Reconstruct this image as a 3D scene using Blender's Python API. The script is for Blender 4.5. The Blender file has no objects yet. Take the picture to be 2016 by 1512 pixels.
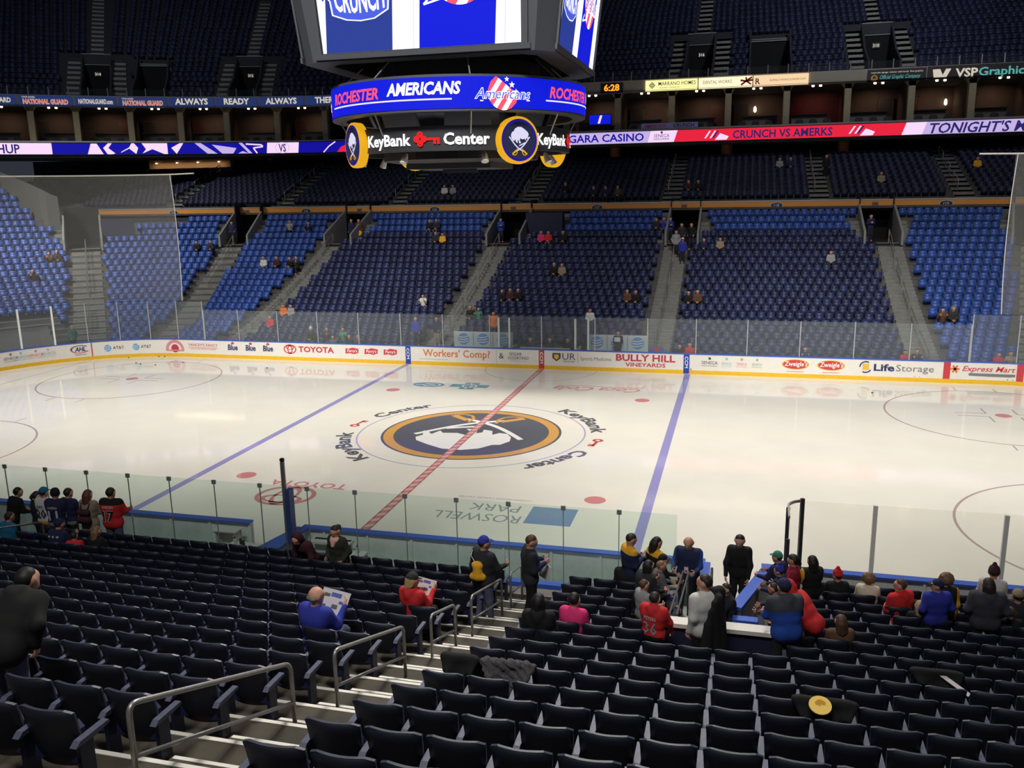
import bpy, math, random
import numpy as np
from mathutils import Vector, Matrix
from mathutils.bvhtree import BVHTree
RD = math.radians
random.seed(7); RNG = np.random.default_rng(7)
SC = bpy.context.scene; COL = SC.collection

# ------------------------------------------------------------------ camera
CAM_P = Vector((10.228, -32.363, 9.518)); YAW, PITCH, ROLL, FPX = -0.25699, -0.21891, -0.01774, 1720.2
_f = Vector((math.sin(YAW)*math.cos(PITCH), math.cos(YAW)*math.cos(PITCH), math.sin(PITCH)))
_r = Vector((math.cos(YAW), -math.sin(YAW), 0)); _u = _r.cross(_f)
CR = math.cos(ROLL)*_r + math.sin(ROLL)*_u; CU = -math.sin(ROLL)*_r + math.cos(ROLL)*_u; CF = _f
cd = bpy.data.cameras.new('camera'); cam = bpy.data.objects.new('camera', cd); COL.objects.link(cam)
cd.sensor_width = 36; cd.lens = FPX*36/2016; cd.clip_end = 400
cam.matrix_world = Matrix(((CR.x, CU.x, -CF.x, CAM_P.x), (CR.y, CU.y, -CF.y, CAM_P.y), (CR.z, CU.z, -CF.z, CAM_P.z), (0, 0, 0, 1)))
SC.camera = cam
def seen(p, m=60):          # is a point inside the frame (with a margin in photo pixels)
    d = Vector(p)-CAM_P; z = d.dot(CF)
    if z < .3: return False
    u = 1008+FPX*d.dot(CR)/z; v = 756-FPX*d.dot(CU)/z
    return -m < u < 2016+m and -m < v < 1512+m

# ------------------------------------------------------------------ world, lights, exposure
SC.view_settings.view_transform = 'Standard'; SC.view_settings.look = 'None'
SC.view_settings.gamma = 1; SC.view_settings.use_curve_mapping = False; SC.view_settings.exposure = 0.16
try:
    SC.cycles.use_denoising = True; SC.cycles.transparent_max_bounces = 16; SC.cycles.max_bounces = 6; SC.cycles.sample_clamp_indirect = 4
except Exception: pass
W = bpy.data.worlds.new('arena_air'); SC.world = W; W.use_nodes = True
W.node_tree.nodes['Background'].inputs[0].default_value = (.55, .62, .85, 1)
W.node_tree.nodes['Background'].inputs[1].default_value = .045
def area(name, loc, sx, sy, power, spread, col=(1, .965, .9), aim=None):
    l = bpy.data.lights.new(name, 'AREA'); l.shape = 'RECTANGLE'; l.size = sx; l.size_y = sy; l.energy = power; l.color = col; l.spread = RD(spread)
    o = bpy.data.objects.new(name, l); COL.objects.link(o); o.location = loc
    if aim: o.rotation_euler = (Vector(aim)-Vector(loc)).to_track_quat('-Z', 'Y').to_euler()
    return o
for x in (-26, -15, -5, 5, 15, 26):                # two rows of rink lamps on the catwalks, crossing over the ice
    area('rink_floodlight', (x, 10, 31), 7, 2.5, 240, 58, aim=(x, -3, 0))
    area('rink_floodlight', (x, -21, 28), 7, 2.5, 640, 56, aim=(x, 7, 0))
for x in (-38, -13, 13, 32):                      # catwalk lamps that reach the far bowl
    area('bowl_floodlight', (x, -4, 31), 5, 1.2, 420 if x > -30 else 1600, 50, aim=(x*1.05, 24, 3))
area('bowl_floodlight', (5, 4, 31), 6, 1.2, 900, 60, aim=(6, -22, 3))
area('near_stand_fill', (6, -34, 27), 8, 2, 520, 75, aim=(5, -17, 1))  # unseen fill added behind the camera to brighten backs in the near stand
area('upper_bowl_fill', (24, 6, 36), 4, 1.2, 600, 60, (.85, .88, 1), aim=(18, 52, 24))  # unseen fill added to lift the right side of the upper bowl
area('upper_bowl_fill', (-30, 0, 36), 4, 1.2, 240, 60, (.85, .88, 1), aim=(-44, 44, 24))  # weaker added fill for the left side of the upper bowl

# ------------------------------------------------------------------ materials
MATS = {}
def mat(name, col, rough=.55, metal=0, emit=0, noise=0, nscale=8, spec=.5, island=0, alpha=None, coat=0, bump=0):
    if name in MATS: return MATS[name]
    m = bpy.data.materials.new(name); m.use_nodes = True; nt = m.node_tree; b = nt.nodes['Principled BSDF']
    c = (col[0], col[1], col[2], 1)
    b.inputs['Base Color'].default_value = c; b.inputs['Roughness'].default_value = rough; b.inputs['Metallic'].default_value = metal
    b.inputs['Specular IOR Level'].default_value = spec; b.inputs['Coat Weight'].default_value = coat
    if emit:
        b.inputs['Emission Color'].default_value = c; b.inputs['Emission Strength'].default_value = emit
    if noise or island:
        hv = nt.nodes.new('ShaderNodeHueSaturation'); hv.inputs['Color'].default_value = c
        mr = nt.nodes.new('ShaderNodeMapRange')
        if island:
            g = nt.nodes.new('ShaderNodeNewGeometry'); nt.links.new(g.outputs['Random Per Island'], mr.inputs[0]); a = island
        else:
            tc = nt.nodes.new('ShaderNodeTexCoord'); n = nt.nodes.new('ShaderNodeTexNoise'); n.inputs['Scale'].default_value = nscale; n.inputs['Detail'].default_value = 5
            nt.links.new(tc.outputs['Object'], n.inputs['Vector']); nt.links.new(n.outputs['Fac'], mr.inputs[0]); a = noise
            mr.inputs[1].default_value = .3; mr.inputs[2].default_value = .7
            if bump:
                bp = nt.nodes.new('ShaderNodeBump'); bp.inputs['Strength'].default_value = bump; bp.inputs['Distance'].default_value = .02
                nt.links.new(n.outputs['Fac'], bp.inputs['Height']); nt.links.new(bp.outputs[0], b.inputs['Normal'])
        mr.inputs[3].default_value = 1-a; mr.inputs[4].default_value = 1+a
        nt.links.new(mr.outputs[0], hv.inputs['Value']); nt.links.new(hv.outputs[0], b.inputs['Base Color'])
    MATS[name] = m; return m
def glassmat(name, tint, haze, hazecol=(.8, .85, .85), gloss=.06):
    if name in MATS: return MATS[name]
    m = bpy.data.materials.new(name); m.use_nodes = True; nt = m.node_tree; nt.nodes.clear()
    o = nt.nodes.new('ShaderNodeOutputMaterial'); t = nt.nodes.new('ShaderNodeBsdfTransparent'); t.inputs[0].default_value = (*tint, 1)
    d = nt.nodes.new('ShaderNodeBsdfDiffuse'); d.inputs[0].default_value = (*hazecol, 1)
    g = nt.nodes.new('ShaderNodeBsdfGlossy'); g.inputs['Roughness'].default_value = .06
    m1 = nt.nodes.new('ShaderNodeMixShader'); m1.inputs[0].default_value = haze
    m2 = nt.nodes.new('ShaderNodeMixShader'); fr = nt.nodes.new('ShaderNodeLayerWeight'); fr.inputs[0].default_value = .12
    ml = nt.nodes.new('ShaderNodeMath'); ml.operation = 'MULTIPLY'; ml.inputs[1].default_value = gloss*4
    nt.links.new(fr.outputs['Facing'], ml.inputs[0]); nt.links.new(ml.outputs[0], m2.inputs[0])
    nt.links.new(t.outputs[0], m1.inputs[1]); nt.links.new(d.outputs[0], m1.inputs[2])
    nt.links.new(m1.outputs[0], m2.inputs[1]); nt.links.new(g.outputs[0], m2.inputs[2]); nt.links.new(m2.outputs[0], o.inputs[0])
    MATS[name] = m; return m
def S(r, g, b):             # 8-bit sRGB to linear
    return tuple(((x/255)/12.92 if x <= 10 else ((x/255+.055)/1.055)**2.4) for x in (r, g, b))

# ------------------------------------------------------------------ mesh tools
class MB:
    def __init__(s): s.v = []; s.f = []; s.m = []; s.cur = 0
    def mi(s, i): s.cur = i; return s
    def add(s, vs, fs):
        o = len(s.v); s.v += [tuple(p) for p in vs]
        for f in fs: s.f.append([i+o for i in f]); s.m.append(s.cur)
        return s
    def box(s, lo, hi, M=None):
        vs = [(x, y, z) for x in (lo[0], hi[0]) for y in (lo[1], hi[1]) for z in (lo[2], hi[2])]
        if M is not None: vs = [M @ Vector(p) for p in vs]
        return s.add(vs, [(0, 1, 3, 2), (4, 6, 7, 5), (0, 4, 5, 1), (2, 3, 7, 6), (0, 2, 6, 4), (1, 5, 7, 3)])
    def quad(s, a, b, c, d): return s.add([a, b, c, d], [(0, 1, 2, 3)])
    def poly(s, pts): return s.add(pts, [list(range(len(pts)))])
    def tube(s, pts, r, n=8, cap=True, closed=False):
        pts = [Vector(p) for p in pts]; N = len(pts); rings = []; up = None
        for i, p in enumerate(pts):
            a = pts[i-1] if (i or closed) else p; b = pts[(i+1) % N] if (i < N-1 or closed) else p
            t = (b-a).normalized()
            if up is None: up = t.orthogonal().normalized()
            up = (up-t*up.dot(t)).normalized(); w = t.cross(up)
            rr = r[i] if isinstance(r, (list, tuple)) else r
            rings.append([p+rr*(math.cos(2*math.pi*k/n)*up+math.sin(2*math.pi*k/n)*w) for k in range(n)])
        vs = [q for ring in rings for q in ring]; fs = []
        for i in range(N if closed else N-1):
            j = (i+1) % N
            for k in range(n): fs.append((i*n+k, i*n+(k+1) % n, j*n+(k+1) % n, j*n+k))
        if cap and not closed: fs += [tuple(reversed(range(n))), tuple(range((N-1)*n, N*n))]
        return s.add(vs, fs)
    def prism(s, poly, z0, z1, M=None):
        n = len(poly); vs = [(p[0], p[1], z0) for p in poly]+[(p[0], p[1], z1) for p in poly]
        if M is not None: vs = [M @ Vector(p) for p in vs]
        return s.add(vs, [tuple(reversed(range(n))), tuple(range(n, 2*n))]+[(k, (k+1) % n, n+(k+1) % n, n+k) for k in range(n)])
    def lathe(s, prof, n=16, M=None):
        vs = [(r*math.cos(2*math.pi*k/n), r*math.sin(2*math.pi*k/n), z) for r, z in prof for k in range(n)]
        if M is not None: vs = [M @ Vector(p) for p in vs]
        fs = [(i*n+k, i*n+(k+1) % n, (i+1)*n+(k+1) % n, (i+1)*n+k) for i in range(len(prof)-1) for k in range(n)]
        fs += [tuple(reversed(range(n))), tuple(range((len(prof)-1)*n, len(prof)*n))]
        return s.add(vs, fs)
    def mesh(s, name, mats):
        me = bpy.data.meshes.new(name); me.from_pydata(s.v, [], s.f)
        for m in (mats if isinstance(mats, (list, tuple)) else [mats]): me.materials.append(m)
        if len(me.polygons) == len(s.m): me.polygons.foreach_set('material_index', s.m)
        me.update(); return me
    def build(s, name, mats, parent=None, smooth=False):
        me = s.mesh(name, mats)
        if smooth: me.polygons.foreach_set('use_smooth', [True]*len(me.polygons))
        return link(name, me, parent)
def link(name, me, parent=None):
    o = bpy.data.objects.new(name, me); COL.objects.link(o)
    if parent is not None: par(o, parent)
    return o
def par(o, p):
    o.parent = p
    if p.parent is None: o.matrix_parent_inverse = p.matrix_basis.inverted()
def tag(o, label, cat, group=None, kind=None):
    o['label'] = label; o['category'] = cat
    if group: o['group'] = group
    if kind: o['kind'] = kind
    return o
def struct(o, label=None):
    o['kind'] = 'structure'
    if label: o['label'] = label
    return o
def empty(name, loc, label, cat, group=None, rz=0):
    o = bpy.data.objects.new(name, None); o.empty_display_size = .2; COL.objects.link(o); o.location = loc; o.rotation_euler = (0, 0, rz)
    return tag(o, label, cat, group)
def copytree(o, loc, rz=None):
    c = o.copy(); COL.objects.link(c); c.location = loc
    if rz is not None: c.rotation_euler = (0, 0, rz)
    for ch in list(o.children):
        d = ch.copy(); COL.objects.link(d); d.parent = c
        for g in list(ch.children):
            e = g.copy(); COL.objects.link(e); e.parent = d
    return c

# ------------------------------------------------------------------ lettering
_TC = {}
def letters(s, h=1.0, bold=0, shear=0, fit=None, align='c', res=2, sy=1):
    k = (s, bold, shear, res)
    if k not in _TC:
        cu = bpy.data.curves.new('lettering', 'FONT'); cu.body = s; cu.size = 1; cu.offset = bold; cu.shear = shear; cu.resolution_u = res
        ob = bpy.data.objects.new('lettering', cu); me = bpy.data.meshes.new_from_object(ob)
        v = np.array([p.co[:2] for p in me.vertices]); fs = [list(p.vertices) for p in me.polygons]
        bpy.data.objects.remove(ob); bpy.data.meshes.remove(me); bpy.data.curves.remove(cu)
        _TC[k] = (v, fs)
    v, fs = _TC[k]; v = v.copy()
    v *= h/.729
    v[:, 0] -= (v[:, 0].min()+v[:, 0].max())/2 if align == 'c' else v[:, 0].min()
    if fit:
        w = np.ptp(v[:, 0]); v[:, 0] *= fit/w
    v[:, 1] *= sy
    return v, fs
def put(mb, vf, F, off=0, y0=None):
    # F maps (x, y, out) to a point
    v, fs = vf
    mb.add([F(p[0], p[1], off) for p in v], fs)
def flat(o, ex, ey, n=None):
    o = Vector(o); ex = Vector(ex).normalized(); ey = Vector(ey).normalized(); n = ex.cross(ey)
    return lambda x, y, d=0: o+ex*x+ey*y+n*d
class Path:                      # a curve seen from above; out = to the right of travel
    def __init__(s, pts, s0=0):
        s.p = np.array(pts, float); seg = np.hypot(*(s.p[1:]-s.p[:-1]).T); s.s = np.concatenate([[0], np.cumsum(seg)])+s0
    def at(s, t):
        i = int(np.clip(np.searchsorted(s.s, t)-1, 0, len(s.p)-2)); a, b = s.p[i], s.p[i+1]
        k = (t-s.s[i])/(s.s[i+1]-s.s[i]); d = (b-a)/np.hypot(*(b-a)); q = a+(b-a)*k
        return q, (d[1], -d[0])
    def F(s, s0, z0):
        def f(x, y, d=0):
            q, n = s.at(s0+x); return (q[0]+n[0]*d, q[1]+n[1]*d, z0+y)
        return f
def strip(mb, F, x0, x1, y0, y1, off, step=1.2, slant=0):
    n = max(1, int(math.ceil((x1-x0)/step)))
    for k in range(n):
        a = x0+(x1-x0)*k/n; b = x0+(x1-x0)*(k+1)/n
        mb.quad(F(a, y0, off), F(b, y0, off), F(b+slant, y1, off), F(a+slant, y1, off))
def ring2(r0, r1, n=64, a0=0, a1=360, c=(0, 0), sx=1, sy=1):
    out = []
    for k in range(n):
        a = RD(a0+(a1-a0)*k/n); b = RD(a0+(a1-a0)*(k+1)/n)
        out.append([(c[0]+sx*r*math.cos(t), c[1]+sy*r*math.sin(t)) for r, t in ((r0, a), (r1, a), (r1, b), (r0, b))])
    return out
def disc2(r, n=48, c=(0, 0), sx=1, sy=1): return [(c[0]+sx*r*math.cos(2*math.pi*k/n), c[1]+sy*r*math.sin(2*math.pi*k/n)) for k in range(n)]
def line2(pts, w):
    out = []
    for a, b in zip(pts[:-1], pts[1:]):
        dx, dy = b[0]-a[0], b[1]-a[1]; L = math.hypot(dx, dy) or 1; nx, ny = -dy/L*w/2, dx/L*w/2
        out.append([(a[0]+nx, a[1]+ny), (a[0]-nx, a[1]-ny), (b[0]-nx, b[1]-ny), (b[0]+nx, b[1]+ny)])
    return out
def shp(mb, polys, F, off, mi):
    mb.mi(mi)
    for p in polys: mb.poly([F(x, y, off) for x, y in p])
BUFF = [(-.57, .12), (-.6, .3), (-.52, .47), (-.42, .5), (-.3, .68), (-.1, .78), (.15, .77), (.4, .62), (.6, .47), (.66, .33), (.6, .22), (.66, .02), (.58, .06), (.5, .16), (.44, -.02), (.37, .08), (.18, .05), (.05, .12), (.02, -.04), (.12, -.16), (-.03, -.2), (-.07, .02), (-.14, -.04), (-.12, -.17), (-.25, -.13), (-.3, .05), (-.37, -.05), (-.48, -.03)]
def emblem(mb, F, r, off, step, wh, gd):
    # charging animal over two crossed sabres; wh / gd are material slots
    k = lambda P: [[(x*r, y*r) for x, y in p] for p in P]
    shp(mb, k([BUFF]), F, off, wh)
    for sg in (1, -1):
        cv = [(sg*(-.72+1.0*t), .2-.86*t-.14*math.sin(math.pi*t)) for t in np.linspace(0, 1, 9)]
        shp(mb, k(line2(cv, .075)), F, off+step*(1 if sg > 0 else 2), wh)
        shp(mb, k(line2([(sg*.24, -.6), (sg*.52, -.83)], .1)), F, off+3*step, gd)
        shp(mb, k(line2([(sg*.2, -.5), (sg*.18, -.7), (sg*.24, -.84), (sg*.36, -.9), (sg*.5, -.84)], .045)), F, off+4*step, gd)
    shp(mb, k(line2([(-.03, -.33), (.4, -.15)], .07)), F, off, wh)
def key2(sc):
    P = ring2(.13*sc, .3*sc, 14, c=(-.45*sc, 0)); P += line2([(-.2*sc, 0), (.75*sc, 0)], .16*sc); P += line2([(.45*sc, 0), (.45*sc, -.3*sc)], .16*sc)+line2([(.68*sc, 0), (.68*sc, -.3*sc)], .16*sc)
    return P
M_CONC = mat('concrete', (.17, .16, .135), .85, noise=.25, nscale=3)
M_CONCD = mat('dark_concrete', (.075, .075, .078), .9, noise=.25, nscale=1.5)
M_STEEL = mat('brushed_steel', (.45, .44, .42), .42, .75, noise=.1, nscale=20)
M_WHITE = mat('white_paint', S(226, 222, 214), .5); M_BLACK = mat('black_plastic', (.012, .012, .014), .5)
M_NAVYWALL = mat('navy_paint', S(30, 36, 66), .7, noise=.1)
M_BLUECAP = mat('blue_cap', S(66, 104, 206), .45); M_KICK = mat('yellow_kickplate', S(232, 186, 40), .4, noise=.05)
M_GOLD = mat('gold_paint', S(228, 168, 60), .5); M_ORANGE = mat('amber_fascia', S(214, 142, 62), .6, noise=.05, nscale=.6)
M_GREY = mat('grey_paint', (.3, .3, .3), .6); M_DKGREY = mat('charcoal_metal', (.05, .05, .058), .5, .3)
# ================================================================== ICE AND ITS PAINT
def outline(R0=8.53, off=0, n=14):
    L, Y = 30.48, 12.95; cx, cy = L-R0, Y-R0; pts = []
    for sx, sy, a in ((1, 1, 0), (-1, 1, 90), (-1, -1, 180), (1, -1, 270)):
        for k in range(n+1):
            t = RD(a+90*k/n); pts.append((sx*cx+(R0+off)*math.cos(t), sy*cy+(R0+off)*math.sin(t)))
    return pts
ICEW = S(243, 238, 226)
def icemat(n, c):
    m = mat(n, c, .06, spec=.5, noise=.03, nscale=.5)
    m.node_tree.nodes['Principled BSDF'].inputs['IOR'].default_value = 1.31; return m
M_ICE = icemat('ice', ICEW)
I_BLUE, I_RED, I_GREY = icemat('ice_blue', S(160, 156, 208)), icemat('ice_red', S(218, 144, 144)), icemat('ice_charcoal', S(78, 80, 92))
I_GOLD, I_TEAL, I_WHITE, I_SQ = icemat('ice_gold', S(222, 168, 96)), icemat('ice_teal', S(122, 168, 184)), icemat('ice_white', S(250, 248, 244)), icemat('ice_square', S(138, 160, 196))
I_TXT, I_DRED = icemat('ice_text_grey', S(160, 168, 170)), icemat('ice_dark_red', S(200, 84, 88))
I_THIN = icemat('ice_thin_line', S(188, 166, 162)); I_LBL = icemat('ice_letter', S(104, 106, 112))
b = MB(); b.prism(outline(off=.06, n=24), -.05, 0); ice = struct(b.build('floor', M_ICE), 'white rink ice sheet with painted lines')
G = lambda x, y, d=0: (x, y, .002+d)
def paint(name, polys_by_mat, mats, label=None):
    b = MB()
    for i, (ps, off) in enumerate(polys_by_mat): shp(b, ps, G, off, i)
    o = b.build(name, mats, ice)
    if label: o['label'] = label
    return o
rect = lambda x0, x1, y0, y1: [(x0, y0), (x1, y0), (x1, y1), (x0, y1)]
for x in (-7.77, 7.77): paint('blue_line', [([rect(x-.15, x+.15, -12.9, 12.9)], 0)], [I_BLUE])
chk = [rect(-.15, -.1, -12.9, 12.9), rect(.1, .15, -12.9, 12.9)]
y = -12.9
while y < 12.8: chk.append([(-.12, y), (.12, y+.14), (.12, y+.4), (-.12, y+.26)]); y += .46
paint('red_line', [([rect(-.15, .15, -12.9, 12.9)], .004), (chk, .005)], [icemat('ice_pale_red', S(233, 196, 190)), I_RED], 'chequered red centre line')
for x in (-27.13, 27.13): paint('goal_line', [([rect(x-.025, x+.025, -11, 11)], 0)], [I_THIN])
for sx in (-1, 1):
    for sy in (-1, 1):
        paint('faceoff_dot', [([disc2(.34, 32, (sx*6.1, sy*6.71))], 0)], [I_RED])
        cx, cy = sx*21.03, sy*6.71
        P = ring2(4.53, 4.61, 72, c=(cx, cy))
        for a in (-1, 1):
            for t in (-1, 1):
                P += line2([(cx+a*.85, cy+t*4.58), (cx+a*.85, cy+t*5.2)], .06)
                P += line2([(cx+a*.6, cy+t*.25), (cx+a*1.8, cy+t*.25)], .06)+line2([(cx+a*.6, cy+t*.25), (cx+a*.6, cy+t*1.15)], .06)
        paint('faceoff_circle', [(P, 0), ([disc2(.32, 32, (cx, cy))], .001)], [I_THIN, I_RED])
paint('referee_crease', [(ring2(3.03, 3.07, 48, 180, 360, c=(0, 12.9)), 0)], [I_THIN])
paint('centre_circle', [(ring2(4.53, 4.59, 96), 0)], [icemat('ice_lilac', S(178, 172, 214))])
b = MB(); shp(b, [disc2(3.62, 72)], G, 0, 0); shp(b, ring2(3.12, 3.52, 72), G, .001, 1); b.mi(2)
E180 = lambda x, y, d=0: (-x, -y, .002+d)
emblem(b, E180, 3.05, .0015, .0004, 2, 3)
b.build('centre_emblem', [I_CH := icemat('ice_emblem_navy', S(104, 104, 114)), I_GOLD, I_WHITE, I_GOLD], ice)['label'] = 'navy and gold disc with charging bison and crossed sabres'
b = MB()
for base in (180, 0):
    def arc(a0, rr=4.82):
        def f(x, y, d=0):
            a = RD(a0)-x/(rr+.3); return ((rr+y)*math.cos(a), (rr+y)*math.sin(a), .002+d)
        return f
    b.mi(0); put(b, letters('KeyBank', .62, .035, fit=4.1), arc(base+33)); put(b, letters('Center', .62, .035, fit=3.0), arc(base-35.5))
    shp(b, key2(.72), arc(base-5, 5.15), 0, 1)
b.build('ring_lettering', [I_LBL, I_DRED], ice)
b = MB(); T = flat((-3.72, -8.32, .002), (-1, 0, 0), (0, -1, 0))
shp(b, ring2(.84, 1, 40, sx=1.0, sy=.9)+ring2(.3, .42, 24, sx=.95, sy=2)+ring2(.5, .66, 30, c=(0, .3), sx=1.1, sy=.55), T, 0, 0)
b.build('car_maker_emblem', [I_RED], ice)
b = MB(); put(b, letters('TOYOTA', .5, .02, fit=2.8), flat((-3.5, -6.95, .002), (-1, 0, 0), (0, -1, 0))); b.build('ice_lettering', [I_RED], ice)
b = MB(); put(b, letters('ROSWELL', .62, 0, fit=2.7), flat((2.85, -8.55, .002), (-1, 0, 0), (0, -1, 0))); put(b, letters('PARK', .6, 0, fit=1.6), flat((3.2, -7.72, .002), (-1, 0, 0), (0, -1, 0)))
put(b, letters('COMPREHENSIVE CANCER CENTER', .14, 0, fit=2.4), flat((3.0, -7.15, .002), (-1, 0, 0), (0, -1, 0)))
b.build('ice_lettering', [I_TXT], ice)
b = MB(); shp(b, [rect(4.35, 5.75, -9.05, -7.65)], G, 0, 0)
shp(b, [p for a in range(0, 360, 24) for p in line2([(4.95+.15*math.cos(RD(a)), -8.2+.15*math.sin(RD(a))), (4.95+.55*math.cos(RD(a)), -8.2+.45*math.sin(RD(a)))], .025)], G, .001, 1)
b.build('blue_square_emblem', [I_SQ, I_TXT], ice)
b = MB(); T = flat((3.7, 8.6, .002), (-1, 0, 0), (0, -1, 0)); put(b, letters('Coca', .8, .02, .45, fit=2.0), lambda x, y, d=0: T(x-1.1, y-.35, d)); put(b, letters('Cola', .8, .02, .45, fit=2.0), lambda x, y, d=0: T(x+1.15, y-.35, d))
shp(b, line2([(-2.2, -.62), (-1, -.5), (.5, -.62), (2.0, -.5)], .1), T, 0, 0); b.build('ice_lettering', [I_RED], ice)
b = MB(); shp(b, [disc2(.82, 32, (-4.75, 8.15), 1, .62)], G, 0, 0); shp(b, ring2(.4, .5, 24, c=(-4.6, 8.15), sy=.6)+line2([(-5.4, 8), (-4.9, 8.3), (-4.4, 8.1)], .1), G, .001, 1); b.build('teal_shield_emblem', [I_TEAL, I_WHITE], ice)
b = MB(); shp(b, [rect(-3.0, -2.25, 7.45, 8.95), rect(-3.6, -3.0, 7.9, 8.5), rect(-2.25, -1.65, 7.9, 8.5)], G, 0, 0); shp(b, ring2(.3, .4, 24, c=(-2.62, 8.2), sy=.9)+line2([(-2.7, 7.6), (-2.5, 8.2), (-2.7, 8.8)], .08), G, .001, 1); b.build('teal_cross_emblem', [I_TEAL, I_WHITE], ice)
for i, (x, y, l) in enumerate([(-25.34, 12.0, 'puck lying nearest the far left corner boards'), (-23.67, 12.6, 'left puck of a pair against far boards'), (-23.33, 12.68, 'right puck of a pair against far boards'), (-23.74, 10.59, 'left puck of the row above far left faceoff dot'), (-23.26, 10.37, 'middle puck of the row above far left faceoff dot'), (-22.18, 10.24, 'right puck of the row above far left faceoff dot'), (-21.04, 11.2, 'puck between faceoff circle and dairy advert boards'), (-15.19, 10.54, 'lone puck below the three blue beer adverts'), (16.37, 10.05, 'lone puck on right side below storage advert')]):
    b = MB(); b.lathe([(.036, 0), (.042, .004), (.042, .03), (.036, .034)], 12, Matrix.Translation((x, y, .006))); tag(b.build('hockey_puck', M_BLACK), 'black '+l, 'puck', 'pucks on the ice')

# ================================================================== BOARDS
def arcpts(cx, cy, r, a0, a1, n=16): return [(cx+r*math.cos(RD(a0+(a1-a0)*k/n)), cy+r*math.sin(RD(a0+(a1-a0)*k/n))) for k in range(n+1)]
FARP = Path([(-30.48, -8)]+arcpts(-21.95, 4.42, 8.53, 180, 90, 32)+arcpts(21.95, 4.42, 8.53, 90, 0)+[(30.48, -8)]); FARP.s += -21.95-FARP.s[33]
NEARP = Path([(40, -12.95), (-40, -12.95)], -40)      # s = -x
M_BOARD = mat('dasher_white', S(235, 231, 224), .35, noise=.02)
M_BACK = mat('dasher_back', S(226, 232, 230), .6, noise=.05)
def sweep(mb, path, s0, s1, prof, step=1.0):
    ss = np.unique(np.round(np.concatenate([np.linspace(s0, s1, max(2, int((s1-s0)/step)+2)), path.s[(path.s > s0+.02) & (path.s < s1-.02)]]), 4)); n = len(prof); vs = []
    for t in ss:
        q, nn = path.at(t); vs += [(q[0]+nn[0]*o, q[1]+nn[1]*o, z) for o, z in prof]
    fs = [(i*n+k, i*n+(k+1) % n, (i+1)*n+(k+1) % n, (i+1)*n+k) for i in range(len(ss)-1) for k in range(n)]
    fs += [tuple(range(n)), tuple(reversed(range((len(ss)-1)*n, len(ss)*n)))]
    mb.add(vs, fs)
def boards(path, s0, s1, label):
    q, _ = path.at((s0+s1)/2); e = empty('dasher_board', (q[0], q[1], 0), label, 'hockey boards')
    b = MB(); sweep(b, path, s0, s1, [(0, .19), (0, 1.03), (-.05, 1.03), (-.05, .19)]); b.mi(1); sweep(b, path, s0, s1, [(-.051, .1), (-.051, 1.03), (-.1, 1.03), (-.1, .1)])
    t = s0
    while t < s1-.1: sweep(b, path, t, t+.06, [(-.09, .02), (-.09, 1.02), (-.15, 1.02), (-.15, .02)]); t += 1.2
    b.build('panel', [M_BOARD, M_BACK], e)
    b = MB(); sweep(b, path, s0, s1, [(.015, .0), (.015, .2), (-.05, .2), (-.05, 0)]); b.build('kickplate', M_KICK, e)
    b = MB(); sweep(b, path, s0, s1, [(.02, 1.03), (.02, 1.07), (-.2, 1.07), (-.2, 1.03)]); b.build('cap_rail', M_BLUECAP, e)
    return e
FB = boards(FARP, -41, 31, 'long white advert boards on far side of the ice, yellow kickplate')
NB1 = boards(NEARP, 2.05, 14, 'near boards in front of left team bench, blue cap')
NB2 = boards(NEARP, -9.7, .55, 'near boards in front of right team bench, blue cap')
NB3 = boards(NEARP, -24, -10.95, 'near boards under the clear glass right of the tunnel gate')
A_ = {k: mat('advert_'+k, S(*c), .5) for k, c in dict(grey=(120, 122, 130), lgrey=(186, 192, 200), teal=(150, 196, 206), red=(204, 64, 72), pink=(222, 140, 148), green=(150, 190, 160), navy=(38, 48, 110), blue=(40, 70, 170), sky=(96, 160, 214), orange=(224, 122, 62), white=(240, 238, 234), black=(52, 54, 58), gold=(232, 190, 70), dark=(70, 76, 90), maroon=(190, 60, 80)).items()}
AL = list(A_.values()); AI = {k: i for i, k in enumerate(A_)}
def advert(s0, fn, label):
    b = MB(); fn(b, FARP.F(s0, 0)); o = b.build('advert', AL, FB); o['label'] = label
def tx(b, F, s, x, y, h, col, fit=None, bold=.0, shear=0, off=.012):
    b.mi(AI[col]); put(b, letters(s, h, bold, shear, fit), lambda X, Y, d=0: F(X+x, Y+y, d), off)
def sh(b, F, ps, col, off=.01): shp(b, ps, F, off, AI[col])
def sen(cols, xs, small=False):
    def f(b, F):
        for i, (c, x) in enumerate(zip(cols, xs)):
            sh(b, F, [disc2(.07, 12, (x, .85))], c); tx(b, F, 'SENECA', x, .55, .13 if small else .17, c, .5 if small else .8); tx(b, F, 'RESORTS CASINOS', x, .44, .05, c, .5 if small else .78)
    return f
for c, x, l in (('grey', -31.9, 'grey'), ('teal', -31.35, 'teal'), ('pink', -30.55, 'pink'), ('lgrey', -29.9, 'pale grey')): advert(x, sen((c,), (0,)), l+' casino logo')
def ahl(b, F):
    sh(b, F, ring2(.44, .52, 30, 40, 190, sx=1, sy=.46, c=(0, .68)), 'navy'); sh(b, F, ring2(.44, .52, 30, 190, 330, sx=1, sy=.46, c=(0, .68)), 'red'); tx(b, F, 'AHL', 0, .56, .26, 'navy', .6, .03, .25); tx(b, F, 'theahl.com', 0, .32, .1, 'grey', .62)
advert(-28.2, ahl, 'hockey league oval')
advert(-27.57, lambda b, F: sh(b, F, [rect(-.03, .03, .2, 1.03)], 'red'), 'red goal line mark')
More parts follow.
